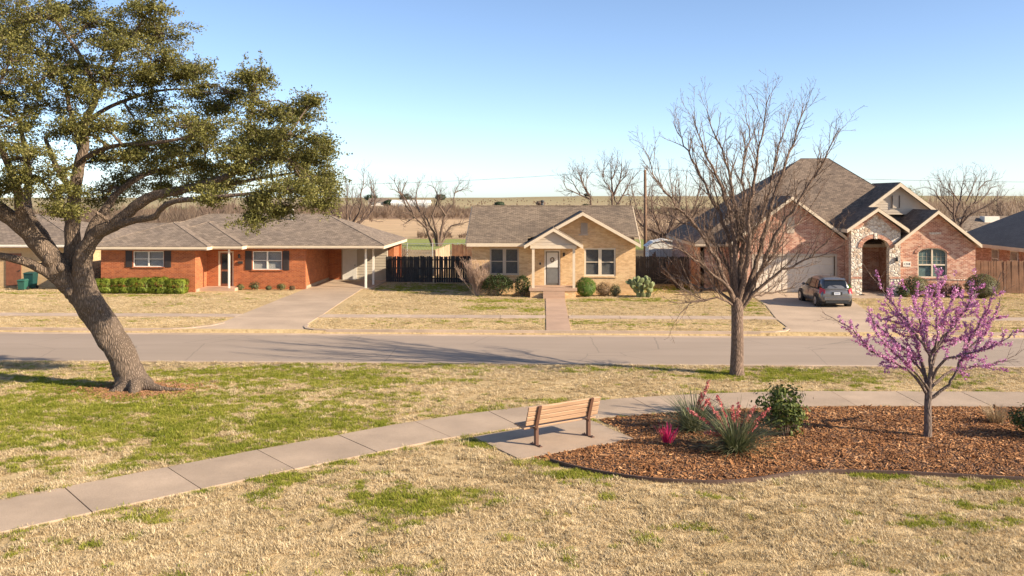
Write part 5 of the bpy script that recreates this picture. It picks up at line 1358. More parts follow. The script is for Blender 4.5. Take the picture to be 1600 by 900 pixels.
# ------------------------------------------------------------------ the bare street tree and the redbud
BARE_LIMBS = [[(6.35,29.7,-0.04,0.276),(6.33,29.7,0.23,0.223),(6.35,29.7,0.97,0.204),(6.35,29.7,1.71,0.195),(6.35,29.7,2.27,0.199),(6.31,29.7,2.57,0.148)],
  [(6.31,29.7,2.25,0.086),(5.99,29.45,2.94,0.073),(5.61,29.26,3.77,0.062),(5.04,29.09,4.71,0.05),(4.48,28.93,5.31,0.039),(3.85,28.78,6.05,0.028),(3.49,28.64,6.61,0.019),(3.25,28.5,7.3,0.011)],
  [(6.31,29.7,2.29,0.097),(6.23,29.97,3.27,0.083),(6.18,30.18,4.28,0.069),(5.9,30.36,5.29,0.056),(5.45,30.53,6.26,0.043),(5.02,30.69,7.15,0.031),(4.7,30.85,7.85,0.02),(4.46,31.0,8.5,0.011)],
  [(6.33,29.7,2.35,0.103),(6.27,29.6,3.69,0.085),(6.2,29.53,4.69,0.069),(5.88,29.47,5.83,0.052),(5.48,29.41,6.81,0.037),(5.12,29.35,7.66,0.022),(4.81,29.3,8.5,0.011)],
  [(6.37,29.7,2.35,0.103),(6.51,29.89,3.47,0.088),(6.58,30.03,4.33,0.073),(6.41,30.16,5.44,0.059),(6.26,30.28,6.45,0.045),(5.98,30.39,7.43,0.032),(5.68,30.5,8.22,0.02),(5.5,30.6,8.85,0.011)],
  [(6.39,29.7,2.35,0.106),(6.54,29.4,3.42,0.09),(6.6,29.19,4.37,0.075),(6.58,28.99,5.31,0.061),(6.69,28.81,6.24,0.047),(6.78,28.63,7.15,0.033),(6.88,28.46,8.06,0.021),(7.05,28.3,9.09,0.011)],
  [(6.43,29.7,2.33,0.112),(6.84,29.83,3.16,0.095),(7.14,29.92,4.11,0.079),(7.45,30.0,5.25,0.064),(7.79,30.08,6.25,0.049),(8.18,30.16,7.37,0.035),(8.51,30.23,8.23,0.021),(8.77,30.3,9.01,0.011)],
  [(6.47,29.7,2.29,0.089),(6.96,29.49,3.19,0.076),(7.19,29.33,3.9,0.064),(7.67,29.19,4.93,0.052),(8.18,29.06,5.68,0.04),(8.79,28.94,6.79,0.029),(9.09,28.82,7.43,0.019),(9.31,28.7,8.03,0.011)],
  [(6.5,29.7,2.18,0.068),(7.07,29.45,2.94,0.055),(7.71,29.27,3.47,0.043),(8.36,29.1,3.78,0.031),(8.83,28.95,4.2,0.02),(9.16,28.8,4.76,0.011)],
  [(6.31,29.7,2.44,0.071),(5.88,29.29,3.01,0.057),(5.3,28.98,3.45,0.044),(4.78,28.7,3.88,0.032),(4.18,28.45,4.22,0.02),(3.55,28.2,4.56,0.011)],
  [(6.31,29.7,2.33,0.06),(5.82,30.16,2.73,0.046),(5.18,30.5,2.79,0.033),(4.63,30.81,3.06,0.021),(4.12,31.1,2.87,0.011)],
  [(6.31,29.7,2.21,0.045),(5.76,29.37,2.55,0.035),(5.2,29.13,2.54,0.026),(4.63,28.91,2.38,0.018),(4.26,28.7,2.14,0.011)],
  [(6.33,29.7,2.44,0.074),(6.36,30.31,3.15,0.06),(5.89,30.76,4.09,0.046),(5.3,31.16,4.77,0.033),(4.64,31.54,5.06,0.021),(4.1,31.9,5.3,0.011)],
  [(6.39,29.7,2.44,0.077),(6.64,30.31,3.73,0.062),(7.34,30.76,5.08,0.047),(7.88,31.16,6.47,0.034),(8.18,31.54,7.69,0.021),(8.69,31.9,8.93,0.011)],
  [(6.35,29.7,2.4,0.074),(6.49,30.36,4.12,0.06),(6.86,30.85,5.47,0.046),(6.85,31.29,6.87,0.033),(7.19,31.71,7.9,0.021),(7.2,32.1,8.75,0.011)],
  [(6.43,29.7,2.37,0.063),(6.85,30.2,2.97,0.051),(7.61,30.56,3.72,0.039),(8.22,30.9,4.68,0.029),(8.91,31.21,5.07,0.019),(9.46,31.5,5.87,0.011)],
  [(6.45,29.7,2.25,0.042),(6.87,30.03,2.56,0.033),(7.42,30.27,2.61,0.025),(7.99,30.49,2.71,0.017),(8.52,30.7,2.77,0.011)]]
REDBUD_LIMBS = [[(9.25,21.95,-0.05,0.126),(9.25,21.95,0.11,0.097),(9.25,21.95,0.49,0.088),(9.25,21.95,0.85,0.083),(9.27,21.95,1.16,0.082)],
  [(9.26,21.95,1.05,0.044),(8.94,21.84,1.5,0.038),(8.58,21.77,1.8,0.032),(8.13,21.7,2.0,0.026),(7.69,21.63,2.25,0.021),(7.43,21.57,2.59,0.016),(7.04,21.51,2.88,0.011),(6.56,21.45,3.14,0.007)],
  [(9.26,21.95,1.1,0.047),(9.21,22.09,1.5,0.039),(9.23,22.2,1.77,0.032),(9.13,22.29,1.95,0.025),(8.73,22.38,2.22,0.018),(8.28,22.47,2.65,0.012),(8.01,22.55,3.03,0.007)],
  [(9.28,21.95,1.15,0.059),(9.28,21.91,1.54,0.051),(9.26,21.88,2.07,0.042),(8.99,21.85,2.46,0.034),(8.7,21.82,2.84,0.027),(8.41,21.8,3.22,0.019),(8.12,21.77,3.61,0.012),(7.75,21.75,4.09,0.007)],
  [(9.3,21.95,1.19,0.049),(9.47,22.14,1.78,0.041),(9.6,22.28,2.1,0.033),(9.9,22.41,2.47,0.026),(10.19,22.53,2.85,0.019),(10.58,22.64,3.23,0.012),(10.83,22.75,3.62,0.007)],
  [(9.3,21.95,2.01,0.034),(9.24,22.11,2.32,0.026),(9.15,22.24,2.88,0.019),(9.1,22.35,3.31,0.012),(8.95,22.45,3.59,0.007)],
  [(9.3,21.95,2.06,0.037),(9.34,21.78,2.23,0.03),(9.38,21.66,2.58,0.023),(9.29,21.55,2.98,0.017),(9.29,21.45,3.55,0.011),(9.29,21.35,4.03,0.007)],
  [(9.3,21.95,2.06,0.039),(9.45,21.81,2.37,0.032),(9.77,21.71,2.81,0.025),(10.01,21.62,3.21,0.018),(10.2,21.53,3.69,0.012),(10.35,21.45,4.02,0.007)],
  [(9.3,21.95,1.0,0.047),(9.61,21.87,1.26,0.04),(9.82,21.8,1.56,0.034),(9.98,21.75,2.05,0.028),(10.19,21.69,2.58,0.022),(10.44,21.64,3.06,0.016),(10.65,21.6,3.59,0.011),(10.81,21.55,4.06,0.007)],
  [(9.3,21.95,1.24,0.042),(9.67,22.12,1.5,0.035),(10.06,22.24,1.62,0.029),(10.5,22.35,1.7,0.022),(11.03,22.46,1.74,0.017),(11.51,22.55,1.87,0.011),(11.78,22.65,2.07,0.007)],
  [(9.31,21.95,1.34,0.039),(9.5,21.73,1.91,0.032),(9.9,21.57,2.13,0.025),(10.42,21.42,2.3,0.018),(10.72,21.28,2.51,0.012),(10.93,21.15,2.76,0.007)],
  [(10.07,21.95,2.06,0.029),(10.65,22.07,2.53,0.021),(10.93,22.17,3.0,0.013),(11.21,22.25,3.67,0.007)],
  [(9.28,21.95,1.29,0.032),(9.11,22.37,1.79,0.022),(8.84,22.67,1.88,0.014),(8.6,22.95,1.63,0.007)],
  [(9.29,21.95,2.06,0.034),(9.28,22.32,2.48,0.024),(8.91,22.6,2.68,0.014),(8.42,22.85,2.8,0.007)],
  [(9.31,21.95,2.06,0.032),(9.88,22.37,2.33,0.022),(10.5,22.67,2.36,0.014),(11.07,22.95,2.44,0.007)],
  [(9.28,21.95,1.19,0.037),(8.76,21.62,1.78,0.028),(8.24,21.38,2.2,0.02),(7.7,21.16,2.79,0.013),(7.58,20.95,3.09,0.007)],
  [(9.28,21.95,1.24,0.037),(9.18,22.31,2.04,0.028),(9.15,22.58,2.44,0.02),(8.8,22.82,2.95,0.013),(8.64,23.05,3.17,0.007)],
  [(9.3,21.95,2.06,0.032),(9.4,22.32,2.48,0.022),(9.4,22.6,3.08,0.014),(9.6,22.85,3.6,0.007)],
  [(9.31,21.95,2.06,0.034),(9.73,22.25,2.49,0.026),(9.92,22.47,2.95,0.019),(10.25,22.66,3.42,0.012),(10.39,22.85,3.75,0.007)]]
TW = [dict(per_m=4.4, t0=0.16, ang=(16, 44), up=0.32, len=1.6, r=0.018, n=6, wob=0.13, rt=0.005, curl=0.06),
      dict(per_m=5.2, t0=0.10, ang=(22, 60), up=0.12, len=0.55, r=0.009, n=3, wob=0.22, rt=0.005, curl=0.05),
      dict(per_m=4.5, t0=0.2, ang=(25, 60), up=0.1, len=0.24, r=0.006, n=2, wob=0.25, rt=0.004)]
def build_bare():
    rg = random.Random(21)
    t = thing('bare_street_tree', (6.35, 29.7, 0), 'leafless young tree with straight trunk and upswept limbs on the street verge', 'tree')
    tr = MB(); cr = MB(); tips = []
    for k, l in enumerate(BARE_LIMBS):
        P, rr = smooth_limb(l, 3)
        if k == 0: P[0].z = -0.1
        else: P = [p + rnd_dir(rg) * min(0.05, 0.02 * i) for i, p in enumerate(P)]
        tr.tube(P, rr, 14 if k == 0 else sides(rr[0]), False)
        if k: ramify(cr, rg, P, rr, 0, TW, tips)
    tr.build('trunk', M['bark_elm'], t, True); cr.build('crown', M['bark_elm'], t, True)
    bud = []
    for lv, q in tips:
        if lv == 1 and rg.random() < 0.35: bud.append(tuple(q[-1]))
        if lv == 0 and rg.random() < 0.5: bud += [tuple(q[j] + rnd_dir(rg) * 0.02) for j in (-1, -2, -3)]
    leaves('bud', bud, 0.035, M['leaf_brown'], t, 4)
build_bare()

RB = [dict(per_m=4.6, t0=0.25, ang=(22, 55), up=0.15, len=0.62, r=0.009, n=4, wob=0.2, rt=0.003, curl=0.05),
      dict(per_m=4.0, t0=0.2, ang=(25, 60), up=0.1, len=0.22, r=0.0045, n=2, wob=0.25, rt=0.0025)]
def build_redbud():
    rg = random.Random(33); rs = np.random.RandomState(33)
    t = thing('redbud_tree', (9.26, 21.95, 0), 'small redbud tree covered in pink blossom growing from the mulch bed', 'tree')
    tr = MB(); cr = MB(); fl = []
    for k, l in enumerate(REDBUD_LIMBS):
        P, rr = smooth_limb(l, 3)
        if k == 0: P[0].z = -0.05
        else: P = [p + rnd_dir(rg) * min(0.03, 0.012 * i) for i, p in enumerate(P)]
        tr.tube(P, rr, 12 if k == 0 else sides(rr[0]), False)
        if k == 0: continue
        tips = []; ramify(cr, rg, P, rr, 0, RB, tips)
        n = len(P)
        def bloom(q, dens, lo, hi):
            L = sum((q[i + 1] - q[i]).length for i in range(len(q) - 1))
            for _ in range(int(L * dens)):
                a = rg.uniform(lo, hi) * (len(q) - 1); i = min(int(a), len(q) - 2)
                o = q[i].lerp(q[i + 1], a - i) + rnd_dir(rg) * 0.02
                w_ = rs.normal(0, 0.017, (rg.randint(3, 6), 3)); fl.append(np.array(o) + w_)
        bloom(P, 28, 0.30, 0.80)
        for lv, q in tips:
            c = Vector((9.3, 21.95, 2.6)); dd = (q[0] - c); far = abs(dd.x) / 1.75 + max(0, abs(dd.z) - 0.3) / 1.5
            if far < 1.0 + rg.uniform(-.25, .35): bloom(q, 40 if lv == 0 else 32, 0.0, 0.95)
    tr.build('trunk', M['bark_redbud'], t, True); cr.build('crown', M['bark_redbud'], t, True)
    leaves('blossom', np.concatenate(fl), 0.040, M['petal_pink'], t, 9, aspect=0.9, up=0.2)
build_redbud()

# ------------------------------------------------------------------ garden plants
for k in range(5):
    bush('hedge_bush', (-26.75 + k * 1.13, 53.55 + 0.04 * (k % 2), 0), (0.62 + 0.03 * ((k * 7) % 3), 0.52, 0.46 + 0.018 * ((k * 5) % 4)), 4600, 0.085, 'leaf_hedge', ('leftmost clipped hedge bush under the shuttered window', 'second clipped bush from the left in the ranch house hedge', 'middle clipped bush of the ranch house hedge', 'fourth clipped bush from the left in the ranch house hedge', 'rightmost clipped hedge bush next to the brick corner')[k], 50 + k, 'hedge', 'clipped hedge bushes by the ranch house', lump=0.2, shell=0.62, flat=0.42)
for k, (x, r, mt, lb) in enumerate(((-19.1, 0.26, 'leaf_spring', 'small pale plant beside the ranch house porch post'), (-18.2, 0.38, 'leaf_olive', 'leafy green plant in the bed below the right shuttered window'), (-16.5, 0.30, 'leaf_spring', 'small yellowish plant in the bed near the carport corner'), (-17.3, 0.2, 'leaf_olive', 'low green tuft between the two porch bed plants'), (-15.8, 0.2, 'leaf_brown', 'low brown tuft at the right end of the porch bed'))):
    bush('bed_plant', (x, 55.75, 0), (r, r * 0.7, r * 0.75), 500, 0.09, mt, lb, 60 + k, 'plant', stems=False, lump=0.4, shell=0.2)
bush('tall_shrub', (-28.2, 56.2, 0), (0.8, 0.6, 0.85), 900, 0.10, 'leaf_brown', 'loose straw coloured shrub left of the red brick corner', 66, shell=0.2, lump=0.4)
bush('evergreen_shrub', (-2.75, 52.9, 0), (1.0, 0.6, 0.66), 4200, 0.085, 'leaf_dark', 'wide dark green shrub under the left cottage window', 67, lump=0.22, bare_low=0.33)
bush('evergreen_shrub', (-1.25, 52.9, 0), (0.48, 0.45, 0.62), 1900, 0.085, 'leaf_dark', 'narrow dark shrub left of the porch steps', 68, lump=0.3, bare_low=0.25)
bush('round_shrub', (2.45, 52.75, 0), (0.62, 0.58, 0.58), 4200, 0.075, 'leaf_ball', 'round bright green clipped shrub right of the porch', 69, lump=0.06, shell=0.8)
bush('brown_shrub', (3.5, 53.0, 0), (0.5, 0.4, 0.42), 1300, 0.075, 'leaf_brown', 'brown dry shrub beside the round green one', 70, lump=0.3)
bush('small_shrub', (4.2, 53.0, 0), (0.34, 0.34, 0.38), 900, 0.075, 'leaf_olive', 'small olive shrub under the right cottage window', 71, lump=0.3)
def twiggy(name, c, h, spread, n, mat, label, seed):
    rg = random.Random(seed); t = thing(name, c, label, 'shrub'); mb = MB()
    cfg = [dict(per_m=7, t0=0.25, ang=(12, 35), up=0.25, len=h * 0.45, r=0.012, n=3, wob=0.12, rt=0.007), dict(per_m=6, t0=0.2, ang=(15, 40), up=0.2, len=h * 0.2, r=0.008, n=2, wob=0.15, rt=0.006)]
    for k in range(n):
        a = rg.uniform(0, 6.283); s = spread * rg.uniform(0.15, 1.0); b = Vector(c) + Vector((rg.uniform(-.1, .1), rg.uniform(-.1, .1), -0.02))
        P = shoot(rg, b, (math.cos(a) * s, math.sin(a) * s, h), h * rg.uniform(0.75, 1.05), 5, 0.06, 0.03); rr = [0.02, 0.018, 0.015, 0.012, 0.01, 0.007]
        mb.tube(P, rr, 4, False); ramify(mb, rg, P, rr, 0, cfg, [])
    mb.build('twigs', M[mat], t)
twiggy('twiggy_shrub', (-4.0, 53.0, 0), 1.9, 1.3, 26, 'twig_pale', 'bare fan shaped twiggy shrub at the left corner of the cottage', 72)
twiggy('brush_pile', (8.6, 57.5, 0), 1.7, 2.2, 30, 'twig_brown', 'tangled leafless shrub in front of the dark fence by the garage', 73)
twiggy('brush_pile', (10.6, 55.0, 0), 1.6, 2.0, 26, 'twig_brown', 'leafless shrub at the left end of the garage wall', 74)
bush('small_shrub', (17.95, 53.95, 0), (0.34, 0.34, 0.36), 1100, 0.08, 'leaf_ball', 'small bright green shrub at the left foot of the stone arch', 75, lump=0.2)
bush('entry_shrub', (21.75, 53.4, 0), (0.82, 0.6, 0.66), 3600, 0.08, 'leaf_olive', 'olive shrub below the house number plaque', 76, lump=0.2)
bush('entry_shrub', (21.0, 53.2, 0), (0.4, 0.4, 0.35), 1200, 0.08, 'leaf_dark', 'low dark shrub at the right foot of the stone arch', 77, lump=0.25)
for k in range(3):
    bush('purple_shrub', (22.75 + k * 0.66, 53.3, 0), (0.42, 0.4, 0.42 + 0.03 * (k % 2)), 1300, 0.075, 'leaf_mauve', ('left one of three dull purple shrubs under the arched window', 'middle one of three dull purple shrubs under the arched window', 'right one of three dull purple shrubs under the arched window')[k], 78 + k, group='purple shrubs under the arched window', lump=0.2)
bush('round_shrub', (25.35, 52.9, 0), (0.95, 0.8, 0.72), 5600, 0.08, 'leaf_olive', 'large rounded olive shrub at the right corner of the big house', 82, lump=0.15, shell=0.75)

def cactus():
    rg = random.Random(90); t = thing('prickly_pear', (5.85, 52.7, 0), 'clump of pale green prickly pear cactus at the cottage corner', 'cactus')
    b = MB().ball((0, 0, 0), (0.145, 0.035, 0.19), 12, 8); me = b.mesh('pad', M['cactus_skin'], smooth=True)
    def pad(p, d, lv):
        d = d.normalized(); c = p + d * 0.17; s = rg.uniform(0.85, 1.15)
        q = d.to_track_quat('Z', 'Y').to_euler(); o = inst(me, 'pad', t, tuple(c), q, (s, s, s)); o.rotation_euler.rotate_axis('Z', rg.uniform(0, 3.14))
        if lv < 3:
            for k in range(rg.choice((1, 2, 2)) if lv else 2): pad(c + d * 0.15, d + rnd_dir(rg) * 0.62 + Vector((0, 0, 0.18)), lv + 1)
    for k in range(7):
        a = 6.283 * k / 7; pad(Vector((5.85 + 0.28 * math.cos(a), 52.7 + 0.22 * math.sin(a), -0.03)), Vector((math.cos(a) * 0.4, math.sin(a) * 0.35, 1)), 0 if k % 2 else 1)
cactus()

def blades(name, c, n, L, w_, mat, parent, seed, arch=0.5, spread=1.0, base=0.12, seg=5):
    """long arching leaves from one crown"""
    rs = np.random.RandomState(seed); V, F = [], []; o = 0
    for k in range(n):
        a = rs.uniform(0, 2 * math.pi); tilt = spread * rs.uniform(0.05, 1.0) ** 0.7; ln = L * rs.uniform(0.65, 1.1); ar = arch * rs.uniform(0.3, 1.3)
        u = np.array((math.cos(a), math.sin(a), 0)); s = np.array((-math.sin(a), math.cos(a), 0)); p = np.array(c, float) + u * base * rs.uniform(0, 1) + s * rs.normal(0, 0.04)
        th = math.pi / 2 - tilt
        for j in range(seg + 1):
            f = j / seg; ww = w_ * (1 - f) ** 0.6 + 0.0012
            V += [p - s * ww, p + s * ww]
            th2 = th - ar * f
            p = p + (u * math.cos(th2) + np.array((0, 0, 1)) * math.sin(th2)) * ln / seg
        F += [(o + 2 * j, o + 2 * j + 1, o + 2 * j + 3, o + 2 * j + 2) for j in range(seg)]; o += 2 * (seg + 1)
    V = np.array(V); V[:, 2] = np.maximum(V[:, 2], c[2] + 0.004)
    me = mesh_np(name, V, F, M[mat], WL[parent.name]); return link(bpy.data.objects.new(name, me), parent)

def red_yucca(c, n, L, label, seed, stalks, petal='petal_red'):
    rg = random.Random(seed); rs = np.random.RandomState(seed)
    t = thing('red_yucca', c, label, 'yucca')
    blades('blade', c, n, L, 0.010, 'yucca_blade', t, seed, 0.75, 1.2)
    for k, (dx, dy, h) in enumerate(stalks):
        b = Vector(c); e = b + Vector((dx * 1.1, dy, h * 1.1 + 0.06)); m = b.lerp(e, 0.55) + Vector((0, 0, 0.12)); P = [b, b.lerp(m, 0.6), m, m.lerp(e, 0.6), e]
        s = MB().tube(P, [0.010, 0.009, 0.008, 0.007, 0.005], 5, False).build('flower_stalk', M['yucca_stalk'], t)
        pts = []
        for j in range(64):
            f = rg.uniform(0.55, 1.02) ; q = m.lerp(e, (f - 0.55) / 0.45) if f > 0.55 else m; pts.append(np.array(q + rnd_dir(rg) * 0.035))
        V, F = leaf_arrays(np.array(pts), 0.07, rs, 0.55, 0.2); me = mesh_np('blossom', V, F, M[petal], WL[t.name]); link(bpy.data.objects.new('blossom', me), s)
    return t
red_yucca((4.36, 20.5, 0.05), 520, 1.3, 'spiky red yucca clump with coral flower stalks in front of the bed', 91,
          [(-0.95, 0.35, 0.75), (-0.55, 0.3, 0.95), (-0.3, 0.5, 1.0), (0.0, 0.45, 0.8), (0.15, 0.5, 0.85), (0.45, 0.4, 0.8), (0.75, 0.35, 0.78), (-0.6, 0.1, 0.35), (0.55, 0.6, 0.35)])
red_yucca((3.70, 22.3, 0.05), 420, 1.2, 'dark spiky yucca clump behind, next to the path', 92, [(0.35, 0.1, 1.05), (0.15, -0.1, 0.8), (0.3, -0.2, 0.72)])
pk = thing('pink_yucca', (2.88, 21.0, 0.05), 'small plant with one vivid magenta bloom beside the bench pad', 'plant')
blades('blade', (2.88, 21.0, 0.05), 42, 0.34, 0.008, 'yucca_blade', pk, 94, 1.0, 1.3)
fl_ = MB().tube([(2.88, 21.0, 0.05), (2.9, 21.0, 0.3)], [0.012, 0.01], 5).build('flower_stalk', M['yucca_stalk'], pk)
blades('petal', (2.88, 21.0, 0.14), 46, 0.44, 0.020, 'petal_magenta', pk, 95, 0.12, 0.55, 0.12, 3)
ragged('glossy_shrub', (5.86, 21.95, 0.03), (0.60, 0.56, 0.66), 46, 48, 0.095, 'leaf_shrub', 'dark glossy green shrub standing right of the red yucca in the mulch', 96)
ragged('dark_shrub', (11.95, 21.85, 0.03), (0.66, 0.6, 0.52), 44, 60, 0.075, 'leaf_dark', 'dark green shrub cut off by the right edge of the photo', 97)
dg = thing('dry_grass_clump', (11.55, 23.35, 0.03), 'straw coloured ornamental grass clump by the path at right', 'grass clump')
blades('blade', (11.55, 23.35, 0.03), 240, 0.55, 0.006, 'dry_blade', dg, 98, 0.6, 0.7, 0.16)

# ------------------------------------------------------------------ wheelie bins by the pale house
def bin_(x, y, w_, h, mat, label, rot):
    t = thing('wheelie_bin', (x, y, 0), label, 'bin')
    m = MB(); a, b = w_ * 0.40, w_ * 0.5
    m.hexa([(x - a, y - a, 0.06), (x + a, y - a, 0.06), (x + a, y + a, 0.06), (x - a, y + a, 0.06), (x - b, y - b, h), (x + b, y - b, h), (x + b, y + b, h), (x - b, y + b, h)]); m.build('body', mat, t)
    l = MB().hexa([(x - b - 0.03, y - b - 0.05, h + 0.003), (x + b + 0.03, y - b - 0.05, h + 0.003), (x + b + 0.03, y + b + 0.04, h + 0.003), (x - b - 0.03, y + b + 0.04, h + 0.003), (x - b + 0.03, y - b + 0.04, h + 0.07), (x + b - 0.03, y - b + 0.04, h + 0.07), (x + b - 0.03, y + b - 0.02, h + 0.11), (x - b + 0.03, y + b - 0.02, h + 0.11)]).build('lid', mat, t)
    MB().tube([(x - b * 0.7, y + b + 0.07, h - 0.02), (x + b * 0.7, y + b + 0.07, h - 0.02)], [0.018, 0.018], 6).build('handle', mat, t)
    for s in (-1, 1): MB().tube([(x + s * a, y + a, 0.11), (x + s * (a + 0.06), y + a, 0.11)], [0.11, 0.11], 12).build('wheel', M['tyre'], t)
bin_(-32.7, 56.0, 0.62, 0.98, M['bin_green'], 'taller dark green wheelie bin against the pale brick house', 0)
bin_(-32.75, 55.2, 0.46, 0.6, M['bin_light'], 'lower lighter green bin in front of the dark one', 0)

# ------------------------------------------------------------------ park bench
def bench():
    u = Vector((0.82, 0.573, 0)).normalized(); n = Vector((-u.y, u.x, 0)); up = Vector((0, 0, 1))
    a = Vector((-0.18, 21.02, 0.03)); b = Vector((1.08, 21.90, 0.03)); mid = (a + b) / 2
    t = thing('park_bench', tuple(mid), 'wooden slatted park bench on brown metal legs seen from behind', 'bench')
    lean = R(17)
    bd = (up * math.cos(lean) - n * math.sin(lean)); bn = (n * math.cos(lean) + up * math.sin(lean))
    HL = 1.06
    def slat(c, e1, e2, nm):
        me = MB(); w1, w2 = e1
        me.hexa([(-HL, -w1 + .006, -w2), (HL, -w1 + .006, -w2), (HL, w1 - .006, -w2), (-HL, w1 - .006, -w2), (-HL, -w1, w2), (HL, -w1, w2), (HL, w1, w2), (-HL, w1, w2)])
        m_ = me.mesh(nm, M['bench_wood']); o = bpy.data.objects.new(nm, m_); base = WL[t.name]; link(o, t, tuple(c - base))
        from mathutils import Matrix
        mt = Matrix((u, e2[0], e2[1])).transposed(); o.rotation_euler = mt.to_euler()
        bv = o.modifiers.new('b', 'BEVEL'); bv.width = 0.008; bv.segments = 2
    for k in range(4):
        c = mid + up * 0.485 + n * 0.03 + bd * (0.057 + 0.122 * k); slat(c, (0.055, 0.02), (-bd, bn), 'back_slat')
    for k in range(4):
        c = mid + up * (0.435 - 0.010 * (3 - k)) + n * (0.13 + 0.115 * k); slat(c, (0.052, 0.02), (n, up), 'seat_slat')
    for p in (a, b):
        leg = MB(); leg.obb(p + up * 0.20, u * 0.04, n * 0.04, up * 0.20); lg = leg.build('leg', M['bench_metal'], t)
        f = MB(); f.obb(p + up * 0.010, u * 0.035, n * 0.20, up * 0.010); f.build('base_plate', M['bench_metal'], lg)
        for s in (-0.15, 0.15): MB().tube([p + n * s + up * 0.02, p + n * s + up * 0.045], [0.016, 0.016], 6).build('bolt', M['metal_dark'], lg)
        br = MB(); br.obb(p + up * 0.395 + n * 0.20, u * 0.032, n * 0.26, up * 0.018); br.build('seat_bracket', M['bench_metal'], t)
        c = p + up * 0.46 + n * 0.035 - bn * 0.042 + bd * 0.24; MB().obb(c, u * 0.042, bd * 0.285, bn * 0.018).build('back_bracket', M['bench_metal'], t)
bench()

# ------------------------------------------------------------------ mulch bed and edging
def bed_mesh():
    from mathutils.geometry import delaunay_2d_cdt
    gx, gy = np.meshgrid(np.arange(-0.6, 16.0, 0.16), np.arange(18.2, 25.6, 0.16)); gx, gy = gx.ravel(), gy.ravel(); k = in_poly(gx, gy, BED)
    pts = [Vector(p) for p in BED] + [Vector((a, b)) for a, b in zip(gx[k], gy[k])]
    vo, _, fo_, _, _, _ = delaunay_2d_cdt(pts, [], [list(range(len(BED)))], 1, 1e-4)
    bm = bmesh.new(); vs = [bm.verts.new((p.x, p.y, 0)) for p in vo]
    for f in fo_:
        try: bm.faces.new([vs[q] for q in f])
        except ValueError: pass
    P = np.array([v.co[:2] for v in bm.verts])
    d = np.full(len(P), 9.0)
    for i in range(len(BED)):
        a, b = BEDC[i], BEDC[(i + 1) % len(BED)]; ab = b - a; t = np.clip(((P - a) @ ab) / (ab @ ab), 0, 1); d = np.minimum(d, np.linalg.norm(P - (a + t[:, None] * ab), axis=1))
    z = 0.012 + 0.07 * sm(d / 0.9) + 0.05 * (fbm(P[:, 0] * 1.7, P[:, 1] * 1.7, 3) - 0.5) * sm(d / 0.3)
    for v, zz in zip(bm.verts, z): v.co.z = zz
    me = bpy.data.meshes.new('mulch_bed'); bm.to_mesh(me); bm.free(); me.polygons.foreach_set('use_smooth', [True] * len(me.polygons))
    m, nt, b = nodes('mulch'); Pn = pos(nt); v = N(nt, 'ShaderNodeTexVoronoi'); v.inputs['Scale'].default_value = 22; nt.links.new(Pn, v.inputs['Vector'])
    sx = N(nt, 'ShaderNodeSeparateXYZ'); nt.links.new(v.outputs['Color'], sx.inputs[0])
    nt.links.new(ramp(nt, sx.outputs[0], [(0, (0.045, 0.02, 0.01)), (0.5, (0.13, 0.058, 0.025)), (1, (0.24, 0.12, 0.055))]).outputs[0], b.inputs['Base Color']); b.inputs['Roughness'].default_value = 0.95
    bump(nt, b, v.outputs['Distance'], 1.0, 0.04)
    me.materials.append(m)
    o = bpy.data.objects.new('mulch_bed', me); link(o); tag(o, kind='structure')
bed_mesh()
ed = MB(); sweep(ed, [tuple(p) for p in catmull(BED[1:16], 4)], 0.045, -0.05, 0.085)
tag(ed.build('bed_edging', M['edging']), 'dark brown edging strip along the curved front of the mulch bed', 'edging')

